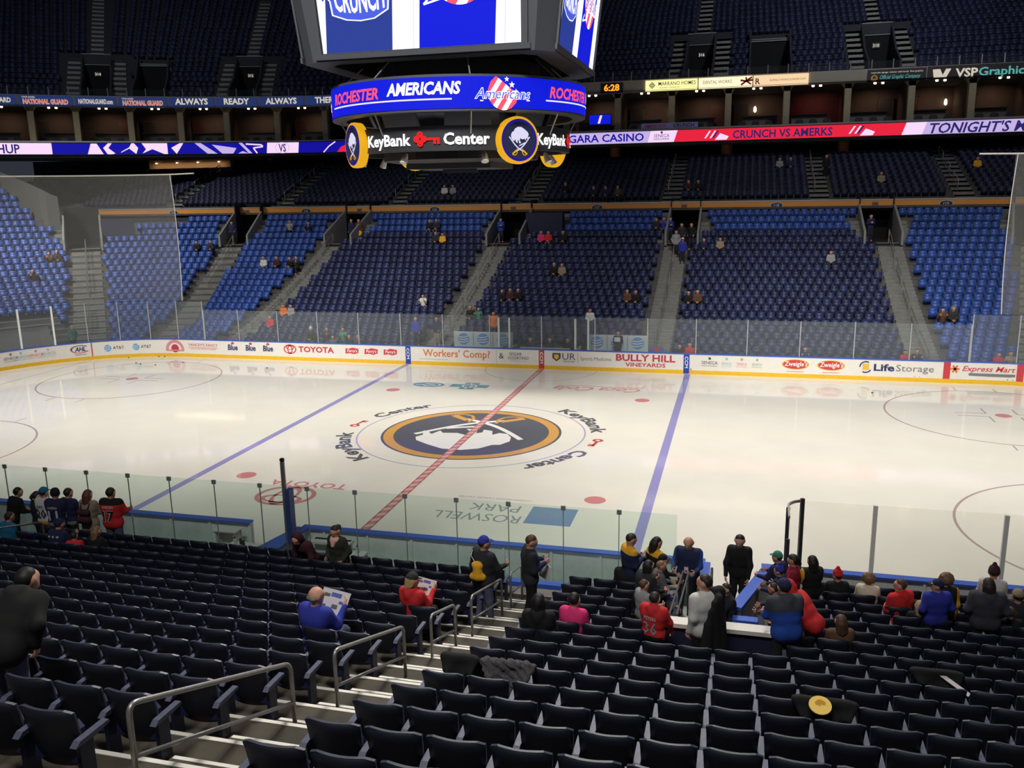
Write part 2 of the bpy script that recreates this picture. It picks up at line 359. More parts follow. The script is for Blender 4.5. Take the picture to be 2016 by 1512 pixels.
for s in (-26.35, -24.75):
    def att(b, F):
        sh(b, F, [disc2(.2, 24, (-.35, .62))], 'sky')
        for k in (-.1, 0, .1): sh(b, F, line2([(-.52, .62+k), (-.35, .6+k), (-.2, .66+k)], .03), 'white', .012)
        tx(b, F, 'AT&T', .25, .54, .19, 'black', .62)
    advert(s, att, 'striped blue globe logo')
def yan(b, F):
    sh(b, F, ring2(.42, .6, 20, 0, 180, c=(-.95, .42)), 'pink'); sh(b, F, [rect(-1.55, -.35, .34, .42)], 'pink'); sh(b, F, [disc2(.25, 16, (-.95, .5))], 'maroon'); tx(b, F, "YANCEY'S FANCY", .95, .66, .17, 'maroon', 2.0); sh(b, F, [rect(-.05, 1.95, .56, .59)], 'pink'); tx(b, F, 'NEW YORK ARTISAN CHEESE', .95, .46, .07, 'pink', 1.7)
advert(-21.75, yan, 'cheese maker crest and name')
for s in (-18.79, -17.6, -16.46):
    def blu(b, F): tx(b, F, 'Blue', 0, .5, .34, 'navy', .66, .03, .1); sh(b, F, [[(-.12, .88), (0, 1.0), (.14, .9), (.05, .84)]], 'red')
    advert(s, blu, 'blue beer name under a red leaf')
def toy(b, F): sh(b, F, ring2(.34, .41, 30, c=(0, .66), sy=.68)+ring2(.12, .18, 20, c=(0, .64), sx=.9, sy=1.5)+ring2(.2, .26, 24, c=(0, .76), sy=.5), 'red'); tx(b, F, 'TOYOTA', 1.67, .52, .33, 'red', 2.25, .03)
advert(-15.03, toy, 'red car maker emblem and name')
for s in (-11.1, -9.92, -8.75):
    def per(b, F): sh(b, F, [[(-.42, .5), (-.4, .82), (-.2, .78), (0, .86), (.4, .8), (.38, .56), (.1, .48), (-.15, .54)]], 'red'); tx(b, F, "Perry's", 0, .6, .16, 'white', .62, .02, .15)
    advert(s, per, 'red wavy ice cream badge')
for s, c in ((-7.69, 'blue'), (0, 'red'), (7.7, 'blue')):
    def ccm(b, F, c=c):
        sh(b, F, [rect(-.15, .15, .02, 1.04)], c, .018); b.mi(AI['white']); put(b, letters('CCM', .17, .02, 0, .62), lambda X, Y, d=0: F(Y-.08, .62-X, d), .022)
    advert(s, ccm, 'line marker with sideways letters')
def wc(b, F): tx(b, F, "Workers' Comp?", -.1, .5, .42, 'orange', 3.9, .01); sh(b, F, [rect(-2.3, -.6, .33, .36)], 'lgrey'); sh(b, F, [rect(2.2, 2.22, .25, .98)], 'lgrey')
advert(-4.75, wc, 'orange law question')
def seg(b, F): tx(b, F, '&', -.65, .5, .34, 'dark'); tx(b, F, 'SEGAR', .15, .7, .17, 'dark', .72); tx(b, F, 'SCIORTINO', .3, .48, .17, 'dark', 1.15); tx(b, F, 'ATTORNEYS AT LAW', .3, .37, .06, 'lgrey', .9)
advert(-1.6, seg, 'grey law firm name')
def ur(b, F): sh(b, F, [[(-.6, .9), (-.15, .9), (-.15, .62), (-.38, .45), (-.6, .62)]], 'dark'); sh(b, F, [[(-.5, .82), (-.25, .82), (-.25, .64), (-.38, .54), (-.5, .64)]], 'gold', .012); tx(b, F, 'UR', .3, .55, .38, 'dark', .72); tx(b, F, 'MEDICINE', .3, .42, .08, 'dark', .62); sh(b, F, [rect(.78, .8, .4, .95)], 'grey'); tx(b, F, 'Sports Medicine', 1.75, .55, .2, 'grey', 1.65)
advert(1.2, ur, 'shield and medical centre name')
def bh(b, F): tx(b, F, 'BULLY HILL', 0, .6, .36, 'maroon', 3.1, .03); tx(b, F, 'VINEYARDS', 0, .3, .21, 'maroon', 2.1, .02)
advert(5.58, bh, 'crimson vineyard name')
for c, x, l in (('dark', 8.87, 'charcoal'), ('teal', 9.72, 'teal'), ('pink', 10.47, 'pink'), ('green', 11.23, 'green')): advert(x, sen((c,), (0,), c != 'dark'), l+' casino logo')
for s in (13.09, 14.78):
    def zw(b, F): sh(b, F, [disc2(.66, 30, (0, .68), 1, .4)], 'gold', .006); sh(b, F, [disc2(.6, 30, (0, .68), 1, .38)], 'red', .009); tx(b, F, "Zweigle's", .02, .6, .24, 'white', 1.1, .02, .1); sh(b, F, [rect(-.4, .4, .3, .33)], 'pink')
    advert(s, zw, 'red oval hot dog badge')
def ls(b, F): sh(b, F, ring2(.24, .3, 24, 60, 180, c=(-1.6, .66))+ring2(.24, .3, 24, 240, 330, c=(-1.6, .66)), 'navy'); sh(b, F, [rect(-1.75, -1.45, .52, .82)], 'gold', .012); tx(b, F, 'Life', -.75, .5, .34, 'navy', .95, .03); tx(b, F, 'Storage', .65, .5, .34, 'grey', 1.7)
advert(18.0, ls, 'yellow square and storage name')
def em(b, F):
    sh(b, F, [rect(-1.73, -1.42, .2, 1.03), rect(1.45, 1.75, .2, 1.03)], 'red'); sh(b, F, [p for a in range(0, 360, 60) for p in line2([(-1.22, .7), (-1.22+.2*math.cos(RD(a)), .7+.2*math.sin(RD(a)))], .09)], 'orange'); tx(b, F, 'Express Mart', .25, .62, .26, 'red', 2.3, .01, .3); sh(b, F, [rect(-.6, 1.4, .4, .52)], 'grey')
advert(21.65, em, 'red bars and shop name')

# ================================================================== RINK GLASS AND NETS
M_FG = glassmat('far_rink_glass', (.93, .95, .95), .075, (.6, .64, .66), .05)
M_NG = glassmat('bench_glass', (.895, .955, .925), .022, (.75, .9, .85), .03)
M_RG = glassmat('clear_glass', (.965, .967, .955), .015, (.8, .8, .8), .03)
M_POST = mat('glass_post', S(176, 180, 182), .45, .3); M_WPOST = mat('white_post', S(246, 247, 245), .4)
def pane(path, s0, s1, z0, z1, mt, parent, off=-.06, th=.012, name='pane'):
    b = MB(); sweep(b, path, s0, s1, [(off, z0), (off, z1), (off-th, z1), (off-th, z0)], 1.0); return b.build(name, mt, parent)
def post(path, s, z0, z1, w, mt, parent, off=-.06, name='post', dp=.035):
    q, n = path.at(s); M = Matrix(((n[1], n[0], 0, q[0]+n[0]*off), (-n[0], n[1], 0, q[1]+n[1]*off), (0, 0, 1, 0), (0, 0, 0, 1)))
    b = MB(); b.box((-w/2, -dp, z0), (w/2, dp, z1), M); return b.build(name, mt, parent)
q, _ = FARP.at(0); fg = empty('rink_glass', (0, 13.0, 1.07), 'long row of clear glass panels standing on the far boards', 'rink glass')
xs = [-20.6, -18.3, -15.75, -13.2, -10.65, -8.1, -5.6, -2.9, 0, 2.9, 5.67, 8.15, 10.7, 13.25, 15.8, 18.35, 21.0]
for a, c in zip(xs[:-1], xs[1:]): pane(FARP, a+.03, c-.03, 1.07, 2.86, M_FG, fg)
for a in xs: post(FARP, a, 1.07, 2.87, .05, M_POST, fg)
for p0, p1, side, lb in ((-36.5, -20.65, -1, 'tall glass panels around far left corner boards under the net'), (21.05, 31, 1, 'tall glass panels around far right corner boards under the net')):
    e = empty('corner_glass', (side*24, 12.6, 1.07), lb, 'rink glass'); n = int((p1-p0)/1.75); ss = np.linspace(p0, p1, n+1)
    for a, c in zip(ss[:-1], ss[1:]): pane(FARP, a+.02, c-.02, 1.07, 3.34, M_FG, e)
    for a in ss: post(FARP, a, 1.07, 3.36, .1 if a < -28 else .05, M_WPOST if a < -28 else M_POST, e)
M_NET = glassmat('netting', (.97, .97, .97), .17, (.32, .32, .3), .0)
for p0, p1, nm in ((-41, -21.95, 'left'), (22.15, 31, 'right')):
    e = empty('spectator_net', (-24 if nm == 'left' else 24, 12.8, 3.4), 'pale protective net hanging over the far %s corner glass' % nm, 'net')
    b = MB(); sweep(b, FARP, p0, p1, [(-.2, 3.36), (-.2, 10.7), (-.203, 10.7), (-.203, 3.36)], 1.0); b.build('mesh_netting', M_NET, e)
    edge = p1 if nm == 'left' else p0
    q, n = FARP.at(edge); sg = 1 if nm == 'left' else -1
    b = MB(); b.tube([(q[0]-sg*.1+sg*.5*t*(1-t), q[1]+.2, 10.7-7.34*t) for t in np.linspace(0, 1, 9)], .022, 6); b.build('edge_rope', M_WHITE, e)
    b = MB(); ss = np.linspace(p0, p1, 24); pts = [(*(FARP.at(t)[0]-np.array(FARP.at(t)[1])*.2), 10.72) for t in ss]
    ext = (q[0]+sg*1.5, q[1]+.2, 10.75); pts = pts+[ext] if nm == 'left' else [ext]+pts
    b.tube(pts, .04, 6); b.build('top_cable', M_WHITE, e)

# ------------------------------------------------------------------ near bench glass
BG = Path([(40, -14.7), (-40, -14.7)], -40)
ng = empty('bench_glass', (0, -14.7, .6), 'greenish frameless glass wall behind the two team benches', 'rink glass')
jx = [-9.3, -8.08, -6.82, -5.58, -4.36, -3.18, -1.93, -.69, .55, 1.77, 3.01, 4.24, 5.45, 6.69, 7.91, 9.15]
M_EDGE = mat('glass_joint', S(128, 142, 140), .4)
for a, c in zip(jx[:-1], jx[1:]): pane(BG, -c+.012, -a-.012, .93, 2.77, M_NG, ng, off=0)
for a in jx[:-1]:
    post(BG, -a, .93, 2.77, .016, M_EDGE, ng, off=0, name='joint', dp=.012); post(BG, -a, 2.68, 2.78, .1, M_EDGE, ng, off=.0, name='clip', dp=.02)
b = MB(); sweep(b, BG, -9.15, 9.3, [(.1, 0), (.1, .83), (-.08, .83), (-.08, 0)]); b.build('base_wall', M_WHITE, ng)
b = MB(); sweep(b, BG, -9.15, 9.3, [(.11, .83), (.11, .93), (-.09, .93), (-.09, .83)]); b.build('base_cap', M_BLUECAP, ng)
RGP = Path([(22, -13.03), (11.9, -13.03)]+arcpts(11.9, -13.5, .47, 90, 170, 6)+[(11.42, -14.15)], -22)
rg = empty('corner_return_glass', (13, -13.0, 1.07), 'clear curved glass on near right boards with steel posts', 'rink glass')
pane(RGP, -21.9, RGP.s[-1], 1.07, 2.68, M_RG, rg, off=0)
for s, w, h, m in ((-15.85, .09, 2.66, M_WPOST), (-13.27, .09, 2.68, M_WPOST), (-18.4, .09, 2.66, M_WPOST), (-11.75, .08, 2.74, M_DKGREY), (RGP.s[-2], .06, 2.64, M_DKGREY), (RGP.s[-1], .06, 2.2, M_DKGREY)): post(RGP, s, 1.07, h, w, m, rg, off=0)
b = MB(); sweep(b, RGP, -11.7, RGP.s[-1], [(.02, 2.66), (.02, 2.72), (-.02, 2.72), (-.02, 2.66)], .1); b.build('top_channel', M_STEEL, rg)
b = MB(); b.box((-9.1, -14.6, 0), (9.6, -13.2, .18)); struct(b.build('floor_team_bench', M_GREY))
# bench ends, divider, gate
e = empty('bench_divider', (-.6, -14, 0), 'blue topped partition slanting between the two team benches', 'partition')
M = Matrix.Translation((-.62, -13.88, 0)); b = MB(); b.box((-.1, -.68, 0), (.1, .7, 1.03), M); b.build('panel', M_BACK, e)
b = MB(); b.prism([(-.32, -.7), (.22, -.7), (.3, .7), (-.02, .7)], 1.03, 1.1, M); b.build('blue_top', M_BLUECAP, e)
b = MB(); 
for k in range(5): b.box((.1, -.66+.3*k, .1), (.16, -.6+.3*k, 1.0), M)
b.build('ribs', M_STEEL, e)
e = empty('padded_post', (-.3, -14.2, 0), 'tall grey post with blue pad beside the bench divider', 'post')
b = MB(); b.box((-.36, -14.26, 0), (-.28, -14.18, 3.2)); b.build('steel_post', mat('post_grey', S(104, 102, 98), .5), e)
b = MB(); b.box((-.27, -14.32, 1.12), (-.14, -14.1, 2.5)); b.build('blue_pad', mat('blue_pad', S(34, 52, 140), .5), e)
b = MB(); b.lathe([(.03, 3.2), (.06, 3.22), (.06, 3.27), (.02, 3.29)], 10, Matrix.Translation((-.32, -14.22, 0))); b.build('top_cap', M_BLACK, e)
for x0, x1, lb in ((-9.2, -2.3, 'long grey bench seat inside the left team box'), (.3, 8.6, 'long grey bench seat inside the right team box')):
    e = empty('team_bench', ((x0+x1)/2, -14.1, 0), lb, 'bench')
    b = MB(); b.box((x0, -14.35, .45), (x1, -13.95, .5)); b.build('seat', mat('bench_seat', S(150, 170, 190), .5), e)
    for x in np.arange(x0+.4, x1, 1.6): b = MB(); b.box((x-.04, -14.3, 0), (x+.04, -14.0, .45)); b.build('leg', M_STEEL, e)
e = empty('gate_end_panel', (9.78, -14, 0), 'left end of the tunnel gate with blue cap and steel frame', 'partition')
b = MB(); b.box((9.68, -14.58, 0), (9.78, -13.16, 1.02)); b.build('panel', M_WHITE, e); b = MB(); b.box((9.64, -14.6, 1.02), (9.82, -13.16, 1.09)); b.build('cap', M_BLUECAP, e)
b = MB(); b.tube([(9.86, -14.6, 0), (9.86, -14.6, 1.0), (9.86, -13.3, 1.0), (9.86, -13.3, 0)], .03, 8); b.build('frame', M_DKGREY, e)
e = empty('gate_door', (10.75, -14.1, 0), 'white rink gate with blue cap standing open at the right of the tunnel', 'gate')
M = Matrix.Translation((10.74, -14.3, 0)) @ Matrix.Rotation(RD(-18), 4, 'Z')
b = MB(); b.box((-.1, -1.0, .03), (.02, 1.1, 1.02), M); b.build('panel', M_WHITE, e); b = MB(); b.box((-.14, -1.05, 1.02), (.1, 1.12, 1.1), M); b.build('cap', M_BLUECAP, e)
b = MB(); b.box((.02, -1.0, .05), (.09, -.9, 1.0), M); b.box((.02, .2, .05), (.09, .3, 1.0), M); b.box((-.1, -1.03, .05), (.09, -1.0, 1.0), M); b.build('frame', M_STEEL, e)
sl = MB(); shp(sl, line2([(-.6, .3), (-.3, .62), (-.1, .35), (.2, .8)], .05), lambda x, y, d=0: M @ Vector((-.104, -x*.7, y)), 0, 0); sl.build('red_scrawl', A_['pink'], e)
e = empty('gate_corner_box', (10.6, -15.64, 0), 'grey barrier with blue cap and pale panel at the foot of the tunnel', 'partition')
b = MB(); b.box((10.36, -15.7, 0), (10.83, -15.58, .95)); b.build('panel', M_GREY, e); b = MB(); b.box((10.34, -15.74, .95), (10.83, -15.53, 1.03)); b.build('cap', M_BLUECAP, e); b = MB(); b.box((10.42, -15.72, .2), (10.78, -15.7, .8)); b.build('pale_inset', A_['white'], e)
# ================================================================== NEAR STAND
ys = lambda i: -(15.46+.868*i)
zt = lambda i: .64+.222*i+.006*i*i
TUN = (9.25, 10.85)
b = MB()
for i in range(-2, 19):
    y0, y1, z = ys(i)-.15, ys(i)+.718, zt(i)
    if i < 0: segs = [(11.95, 26)]
    elif i < 5: segs = [(-20, TUN[0]), (TUN[1], 26)]
    else: segs = [(-20, 26)]
    for a, c in segs: b.box((a, y0, max(0, z-1.2) if i < 4 else z-1.2), (c, y1, z))
M_AISLE = mat('stand_concrete', (.078, .066, .048), .85, noise=.3, nscale=2.5)
deck = struct(b.build('floor_near_stand', M_AISLE), 'stepped concrete seating deck on the near side')
b = MB()
for i in range(0, 18):
    y1 = ys(i)+.718; dz = (zt(i)-zt(i-1))/2
    b.box((5.58, y1, zt(i)-dz-.3), (6.88, y1+.31, zt(i)-dz))
struct(b.build('trim_aisle_steps', M_AISLE), 'half steps of the near stair aisle')
M_NOSE = mat('step_nosing', S(248, 244, 232), .6)
b = MB()
for i in range(0, 18):
    y1 = ys(i)+.718; dz = (zt(i)-zt(i-1))/2
    b.box((5.05, y1-.045, zt(i)-.002), (6.9, y1+.004, zt(i)+.006)); b.box((5.6, y1+.272, zt(i)-dz-.002), (6.87, y1+.314, zt(i)-dz+.006))
struct(b.build('trim_step_nosings', M_NOSE), 'white nosing strips on the near stair aisle')
b = MB(); b.box((-40, -60, -.3), (40, 12, -.06)); struct(b.build('floor_slab', M_CONCD))
# tunnel
b = MB()
for x in TUN:
    s = -1 if x == TUN[0] else 1
    b.prism([(-14.75, 0), (-14.75, zt(0)+.05), (-19.0, zt(4)+.25), (-19.0, 0)], min(x, x+s*.12), max(x, x+s*.12), Matrix(((0, 0, 1, 0), (1, 0, 0, 0), (0, 1, 0, 0), (0, 0, 0, 1))))
struct(b.build('wall_tunnel_sides', M_NAVYWALL))
e = empty('tunnel_back_wall', (10.2, -19.1, 0), 'navy parapet with bright white cap above the players tunnel', 'wall'); e['kind'] = 'structure'
b = MB(); b.box((9.15, -19.2, 0), (10.97, -19.08, 2.58)); b.build('panel', M_NAVYWALL, e)
b = MB(); b.box((9.1, -19.25, 2.58), (11.0, -19.0, 2.65)); b.build('cap', M_WHITE, e)
e = empty('tunnel_handrail', (9.3, -17, 0), 'grey double pole handrail on the left lip of the tunnel', 'railing')
for x in (9.3, 9.42): b = MB(); b.tube([(x, -18.8, zt(3)), (x, -18.8, zt(4)+.95), (x, -15.0, zt(0)+1.0), (x, -15.0, zt(0))], .018, 8); b.build('rail', mat('rail_grey', S(96, 96, 98), .5, .3), e)

# ------------------------------------------------------------------ seats of the near stand
M_SEAT = mat('navy_seat_shell', S(25, 28, 45), .5, noise=.12, nscale=6, spec=.5)
M_PAN = mat('navy_seat_pan', S(36, 42, 82), .5); M_ARM = mat('blue_grey_armrest', S(86, 89, 112), .5, noise=.1, nscale=30); M_STD = mat('seat_standard', S(34, 38, 62), .5)
def shell(nx=8, nz=5, w=.48, zb=.33, ztop=.85, th=.035):
    fr, bk = [], []
    for j in range(nz+1):
        for i in range(nx+1):
            u = 2*i/nx-1; t = j/nz; z = zb+(ztop-zb)*t
            if j == nz: z -= .03*abs(u)**8
            x = u*w/2*(1-.1*(1-t)); y = .1*(1-t)+.055*u*u
            fr.append((x, y+th, z)); bk.append((x, y, z))
    n = (nx+1)*(nz+1); fs = []
    for j in range(nz):
        for i in range(nx):
            a = j*(nx+1)+i; fs += [(a, a+1, a+nx+2, a+nx+1), (n+a+1, n+a, n+a+nx+1, n+a+nx+2)]
    for i in range(nx): fs.append((i+1, i, n+i, n+i+1)); a = nz*(nx+1)+i; fs.append((a, a+1, n+a+1, n+a))
    for j in range(nz): a = j*(nx+1); fs.append((a, a+nx+1, n+a+nx+1, n+a)); a += nx; fs.append((a+nx+1, a, n+a, n+a+nx+1))
    return fr+bk, fs
def pan(b, up=True):
    M = Matrix.Translation((0, .15, .36 if up else .42)) @ Matrix.Rotation(RD(84 if up else 4), 4, 'X')
    P = [(-.21, 0), (.21, 0), (.2, .27), (.15, .32), (-.15, .32), (-.2, .27)]
    b.prism(P, -.03, .04, M)
def arm_mesh(x, b):
    b.mi(1); b.box((x-.02, .05, 0), (x+.02, .19, .58)); b.mi(0); b.prism([(.0, .575), (.05, .61), (.36, .6), (.37, .575), (.2, .56)], x-.03, x+.03, Matrix(((0, 0, 1, 0), (1, 0, 0, 0), (0, 1, 0, 0), (0, 0, 0, 1))))
v, f = shell(); b = MB(); b.add(v, f); 
nx_ = 8; top = [5*9+k for k in range(9)]; n_ = len(v)//2
rv = [(v[k][0], v[k][1]-.004, v[k][2]+.004) for k in top]+[(v[k+0][0], v[k+n_][1]+.002, v[k][2]+.006) for k in top]+[(v[k][0], v[k][1]-.004, v[k][2]-.012) for k in top]
b.mi(1); b.add(rv, [(k, k+1, 9+k+1, 9+k) for k in range(8)]+[(18+k, 18+k+1, k+1, k) for k in range(8)])  # lighter rim strip: light on the shell's top edge put into the colour
ME_BACK = b.mesh('backrest', [M_SEAT, mat('lit_seat_rim', S(56, 60, 78), .45)]); ME_BACK.polygons.foreach_set('use_smooth', [m == 0 for m in b.m])
b = MB(); pan(b); ME_PAN = b.mesh('seat_pan', M_PAN); b = MB(); pan(b, False); ME_PAND = b.mesh('seat_pan', M_PAN)
b = MB(); arm_mesh(-.26, b); ME_ARML = b.mesh('armrest', [M_ARM, M_STD]); b = MB(); arm_mesh(.26, b); ME_ARMR = b.mesh('armrest', [M_ARM, M_STD])
ORD = 'front second third fourth fifth sixth seventh eighth ninth tenth eleventh twelfth thirteenth fourteenth fifteenth sixteenth seventeenth eighteenth nineteenth twentieth'.split()
NTH = ['first']+ORD[1:]+['twenty-first', 'twenty-second', 'twenty-third', 'twenty-fourth']
def seat_proto(right=False, down=False):
    e = empty('stadium_seat', (0, 0, 0), '', 'seat'); link('backrest', ME_BACK, e); link('seat_pan', ME_PAND if down else ME_PAN, e); link('armrest', ME_ARML, e)
    if right: link('armrest', ME_ARMR, e)
    return e
OCC = {(8, 4.65), (5, 5.05), (6, 7.45), (5, 7.83), (2, -4.62), (2, -4.1), (2, -3.55), (0, 8.17), (-1, 12.43), (-1, 13.03), (0, 13.5), (1, 13.68), (1, 15.18), (0, 15.55), (4, 11.85)}      # seats with somebody in them
used = {}
def place_seat(i, x, label, right=False, down=False):
    k = (right, down)
    if k not in used: used[k] = seat_proto(right, down); o = used[k]; o.location = (x, ys(i), zt(i))
    else: o = copytree(used[k], (x, ys(i), zt(i)))
    tag(o, label, 'seat', 'navy seats of the near stand'); return o
n_near = 0
for i in range(0, 16):
    for k in range(23):
        x = 5.28-.5215*k
        if not seen((x, ys(i), zt(i)+.8), 45): continue
        dn = any(i == a and abs(x-c) < .27 for a, c in OCC)
        place_seat(i, x, 'navy folding seat left of the aisle, %s row, %s from the aisle' % (ORD[i], NTH[k]), k == 0, dn); n_near += 1
for i in range(-2, 15):
    m = 0
    for k in range(36):
        x = 7.19+.5215*k
        if i < 0 and x < 12.1: continue
        if i < 6 and TUN[0]-.3 < x < TUN[1]+.32: continue
        if i < 4 and TUN[0]-.75 < x < TUN[1]+.6: continue
        right_t = i < 6 and x > TUN[1]
        m = 0 if (right_t and not globals().get('_rt')) else m
        _rt = right_t
        if seen((x, ys(i), zt(i)+.8), 45):
            dn = any(i == a and abs(x-c) < .27 for a, c in OCC)
            lab = ('navy folding seat right of the tunnel, row %s, %s seat from the tunnel' % (['minus two', 'minus one'][i+2] if i < 0 else ORD[i], NTH[m])) if right_t else \
                  ('navy folding seat right of the aisle, %s row, %s from the aisle' % (ORD[i], NTH[k]))
            if i < 0: lab = 'navy seat in the %s row below the front row, %s from the tunnel corner' % (['second', 'first'][i+2], NTH[m])
            place_seat(i, x, lab, False, dn); n_near += 1
        m += 1
    _rt = False
print('near seats', n_near)

# ------------------------------------------------------------------ aisle handrails
zp = lambda i: .64+.222*i+.006*i*i
def bend(pts, r=.12, n=5):
    out = [Vector(pts[0])]
    for a, p, c in zip(pts[:-2], pts[1:-1], pts[2:]):
        a, p, c = Vector(a), Vector(p), Vector(c); u = (a-p).normalized(); w = (c-p).normalized(); rr = min(r, (a-p).length/2, (c-p).length/2)
        p0, p2 = p+u*rr, p+w*rr
        out += [p0*(1-t)**2+p*2*t*(1-t)+p2*t*t for t in [k/n for k in range(n+1)]]
    return out+[Vector(pts[-1])]
def handrail(P, ia, ib, label, x, ysf, zf, r=.024, h=.95, grp=None, sub=True):
    a = Vector((x, ysf(ia), zf(ia))); c = Vector((x, ysf(ib), zf(ib)))
    e = empty('handrail', ((a.x+c.x)/2, (a.y+c.y)/2, (a.z+c.z)/2), label, 'railing', grp)
    H = Vector((0, 0, h)); b = MB(); b.tube(bend([a-Vector((0, 0, .12)), a+H, c+H, c-Vector((0, 0, .12))]), r, 10); b.build('top_rail', M_STEEL, e, True)
    b = MB(); b.tube([a+H*.52, c+H*.52], r*.9, 8); b.build('mid_rail', M_STEEL, e, True)
    return e
for ia, ib, lb in ((13.7, 10.97, 'nearest steel handrail on the stair aisle, lower left corner of the frame'), (9.85, 7.45, 'second steel handrail up the stair aisle'), (6.2, 4.9, 'third steel handrail, beside the grey fur coat row'), (3.85, 1.55, 'fourth steel handrail, held by the man with the yellow bag'), (.75, -.35, 'last steel handrail at the foot of the aisle by the glass')):
    handrail(None, ia, ib, lb, 5.85, ys, zp, grp='steel handrails on the near aisle')
handrail(None, 2.2, -.2, 'pale handrail at far left edge beside the jersey fans', -6.55, ys, zp)

# ================================================================== FAR STAND
C0 = (-21.95, 4.42)
def fpos(s, d):              # along the far boards (s) and outwards (d): point, tangent, direction to the ice
    if -21.95 <= s <= 21.95: return (s, 12.95+d), (1, 0), (0, -1)
    sg = -1 if s < 0 else 1; th = (abs(s)-21.95)/8.53
    if th > math.pi/2:
        ex = (th-math.pi/2)*8.53; return (sg*(30.48+d), 4.42-ex), (0, -sg), (-sg, 0)
    q = (sg*(21.95+(8.53+d)*math.sin(th)), 4.42+(8.53+d)*math.cos(th))
    return q, (math.cos(th), -sg*math.sin(th)), (-sg*math.sin(th), -math.cos(th))
dr = lambda i: 2.51+.868*i
ST = list(np.arange(-40, -21.9, 1.2))+list(np.arange(-21.9, 22, 1.0))+list(np.arange(22, 33, 1.2))
AIS = [(-27.7, .95), (-23.97, .75), (-19.7, .75), (-6.65, .75), (5.9, .75), (19.45, .75), (23.97, .75)]
VOM = [(-27.75, 1.2), (-23.9, 1.0), (-19.0, 1.0), (-6.2, 1.15), (6.3, 1.0), (19.0, 1.05), (23.9, 1.0)]
rk = lambda s, i: (8.53+dr(i))/8.53 if abs(s) > 21.95 else 1.0       # rows spread out round the corners
ST = sorted(set([round(x, 3) for x in ST]+[round(c+k*w/rk(c, 18), 3) for c, w in VOM for k in (-1, 1)]))
invom = lambda s: any(abs(s-c)*rk(c, 18) < w for c, w in VOM)
M_FDECK = mat('far_deck', (.10, .10, .1), .9, noise=.2, nscale=1)
b = MB()
imx = lambda s: 19 if s > -28.5 else min(25, 19+(-28.5-s)*8)
imax = lambda s: int(imx(s))
ftop = lambda s, i: not (i >= 16 and invom(s))
for a, c in zip(ST[:-1], ST[1:]):
    mid = (a+c)/2
    for i in range(-2, 26):
        if not ftop(mid, i) or i > imax(mid): continue
        if i < 4 and mid < -28.75: continue
        z = zt(i); z2 = zt(i+1)
        P = lambda s, d, zz: (*fpos(s, d)[0], zz)
        b.quad(P(a, dr(i)-.72, z), P(c, dr(i)-.72, z), P(c, dr(i)+.148, z), P(a, dr(i)+.148, z))
        b.quad(P(a, dr(i)+.148, z), P(c, dr(i)+.148, z), P(c, dr(i)+.148, z2), P(a, dr(i)+.148, z2))
struct(b.build('floor_far_stand', M_FDECK), 'stepped concrete deck of the far lower bowl')
b = MB()                     # corner entrance wall, low walls
for a, c in zip(np.arange(-40, -28.2, .75)[:-1], np.arange(-40, -28.2, .75)[1:]):
    P = lambda s, d, zz: (*fpos(s, d)[0], zz)
    d = dr(3)+.2
    b.quad(P(a, d, 0), P(c, d, 0), P(c, d, zt(4)), P(a, d, zt(4)))
struct(b.build('wall_corner_entrance', M_GREY), 'grey wall of the far left corner entrance')
M_FSTEP = mat('far_steps', (.2, .2, .185), .85, noise=.15, nscale=4); M_FNOSE = mat('far_nosing', (.36, .36, .33), .7)
def frame(s, d, z):
    q, t, n = fpos(s, d); return Matrix(((t[0], n[0], 0, q[0]), (t[1], n[1], 0, q[1]), (0, 0, 1, z), (0, 0, 0, 1)))
for c, w in AIS:
    b = MB()
    for i in range(-2 if c > -29 else 4, 17):
        M = frame(c, dr(i), zt(i)); dz = (zt(i)-zt(i-1))/2
        b.mi(0); b.box((-w, -.15, -.2), (w, .722, .012), M); b.mi(1); b.box((-w, .66, .012), (w, .724, .018), M)
        if i > -2: b.mi(0); b.box((-w, .72, -dz-.2), (w, 1.13, -dz), M); b.mi(1); b.box((-w, 1.07, -dz), (w, 1.134, -dz+.006), M)
    struct(b.build('trim_far_stair_aisle', [M_FSTEP, M_FNOSE]))
# vomitories
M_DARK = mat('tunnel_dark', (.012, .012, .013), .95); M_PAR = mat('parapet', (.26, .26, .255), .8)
for c, w in VOM:
    b = MB(); M = frame(c, dr(16)-.72, zt(16))
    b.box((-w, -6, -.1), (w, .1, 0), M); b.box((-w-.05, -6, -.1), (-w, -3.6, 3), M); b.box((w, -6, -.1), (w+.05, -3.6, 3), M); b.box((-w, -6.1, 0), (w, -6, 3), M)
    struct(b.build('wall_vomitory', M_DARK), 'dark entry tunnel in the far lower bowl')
    b = MB(); T = Matrix(((0, 0, 1, 0), (1, 0, 0, 0), (0, 1, 0, 0), (0, 0, 0, 1)))
    for sg in (-1, 1):
        x0, x1 = sorted((sg*w, sg*(w+.14))); b.prism([(.35, -.1), (.35, .75), (-3.7, 2.45), (-3.7, -.1)], x0, x1, M @ T)
    struct(b.build('trim_vomitory_parapet', M_PAR), 'pale parapets beside an entry tunnel')
    b = MB()
    for sg in (-1, 1):
        for i in (17, 18, 19):
            x0, x1 = sorted((sg*(w+.14), sg*(w+.75))); dz = (zt(i)-zt(i-1))/2; Mi = frame(c, dr(i), zt(i))
            b.mi(0); b.box((x0, -.15, -.2), (x1, .722, .012), Mi); b.box((x0, .72, -dz-.2), (x1, 1.13, -dz), Mi); b.mi(1); b.box((x0, .66, .012), (x1, .724, .02), Mi)
    struct(b.build('trim_vomitory_side_steps', [M_FSTEP, M_FNOSE]))
b = MB(); b.box((-5.0, 30.3, zt(17)), (-2.3, 31.2, 7.85)); 
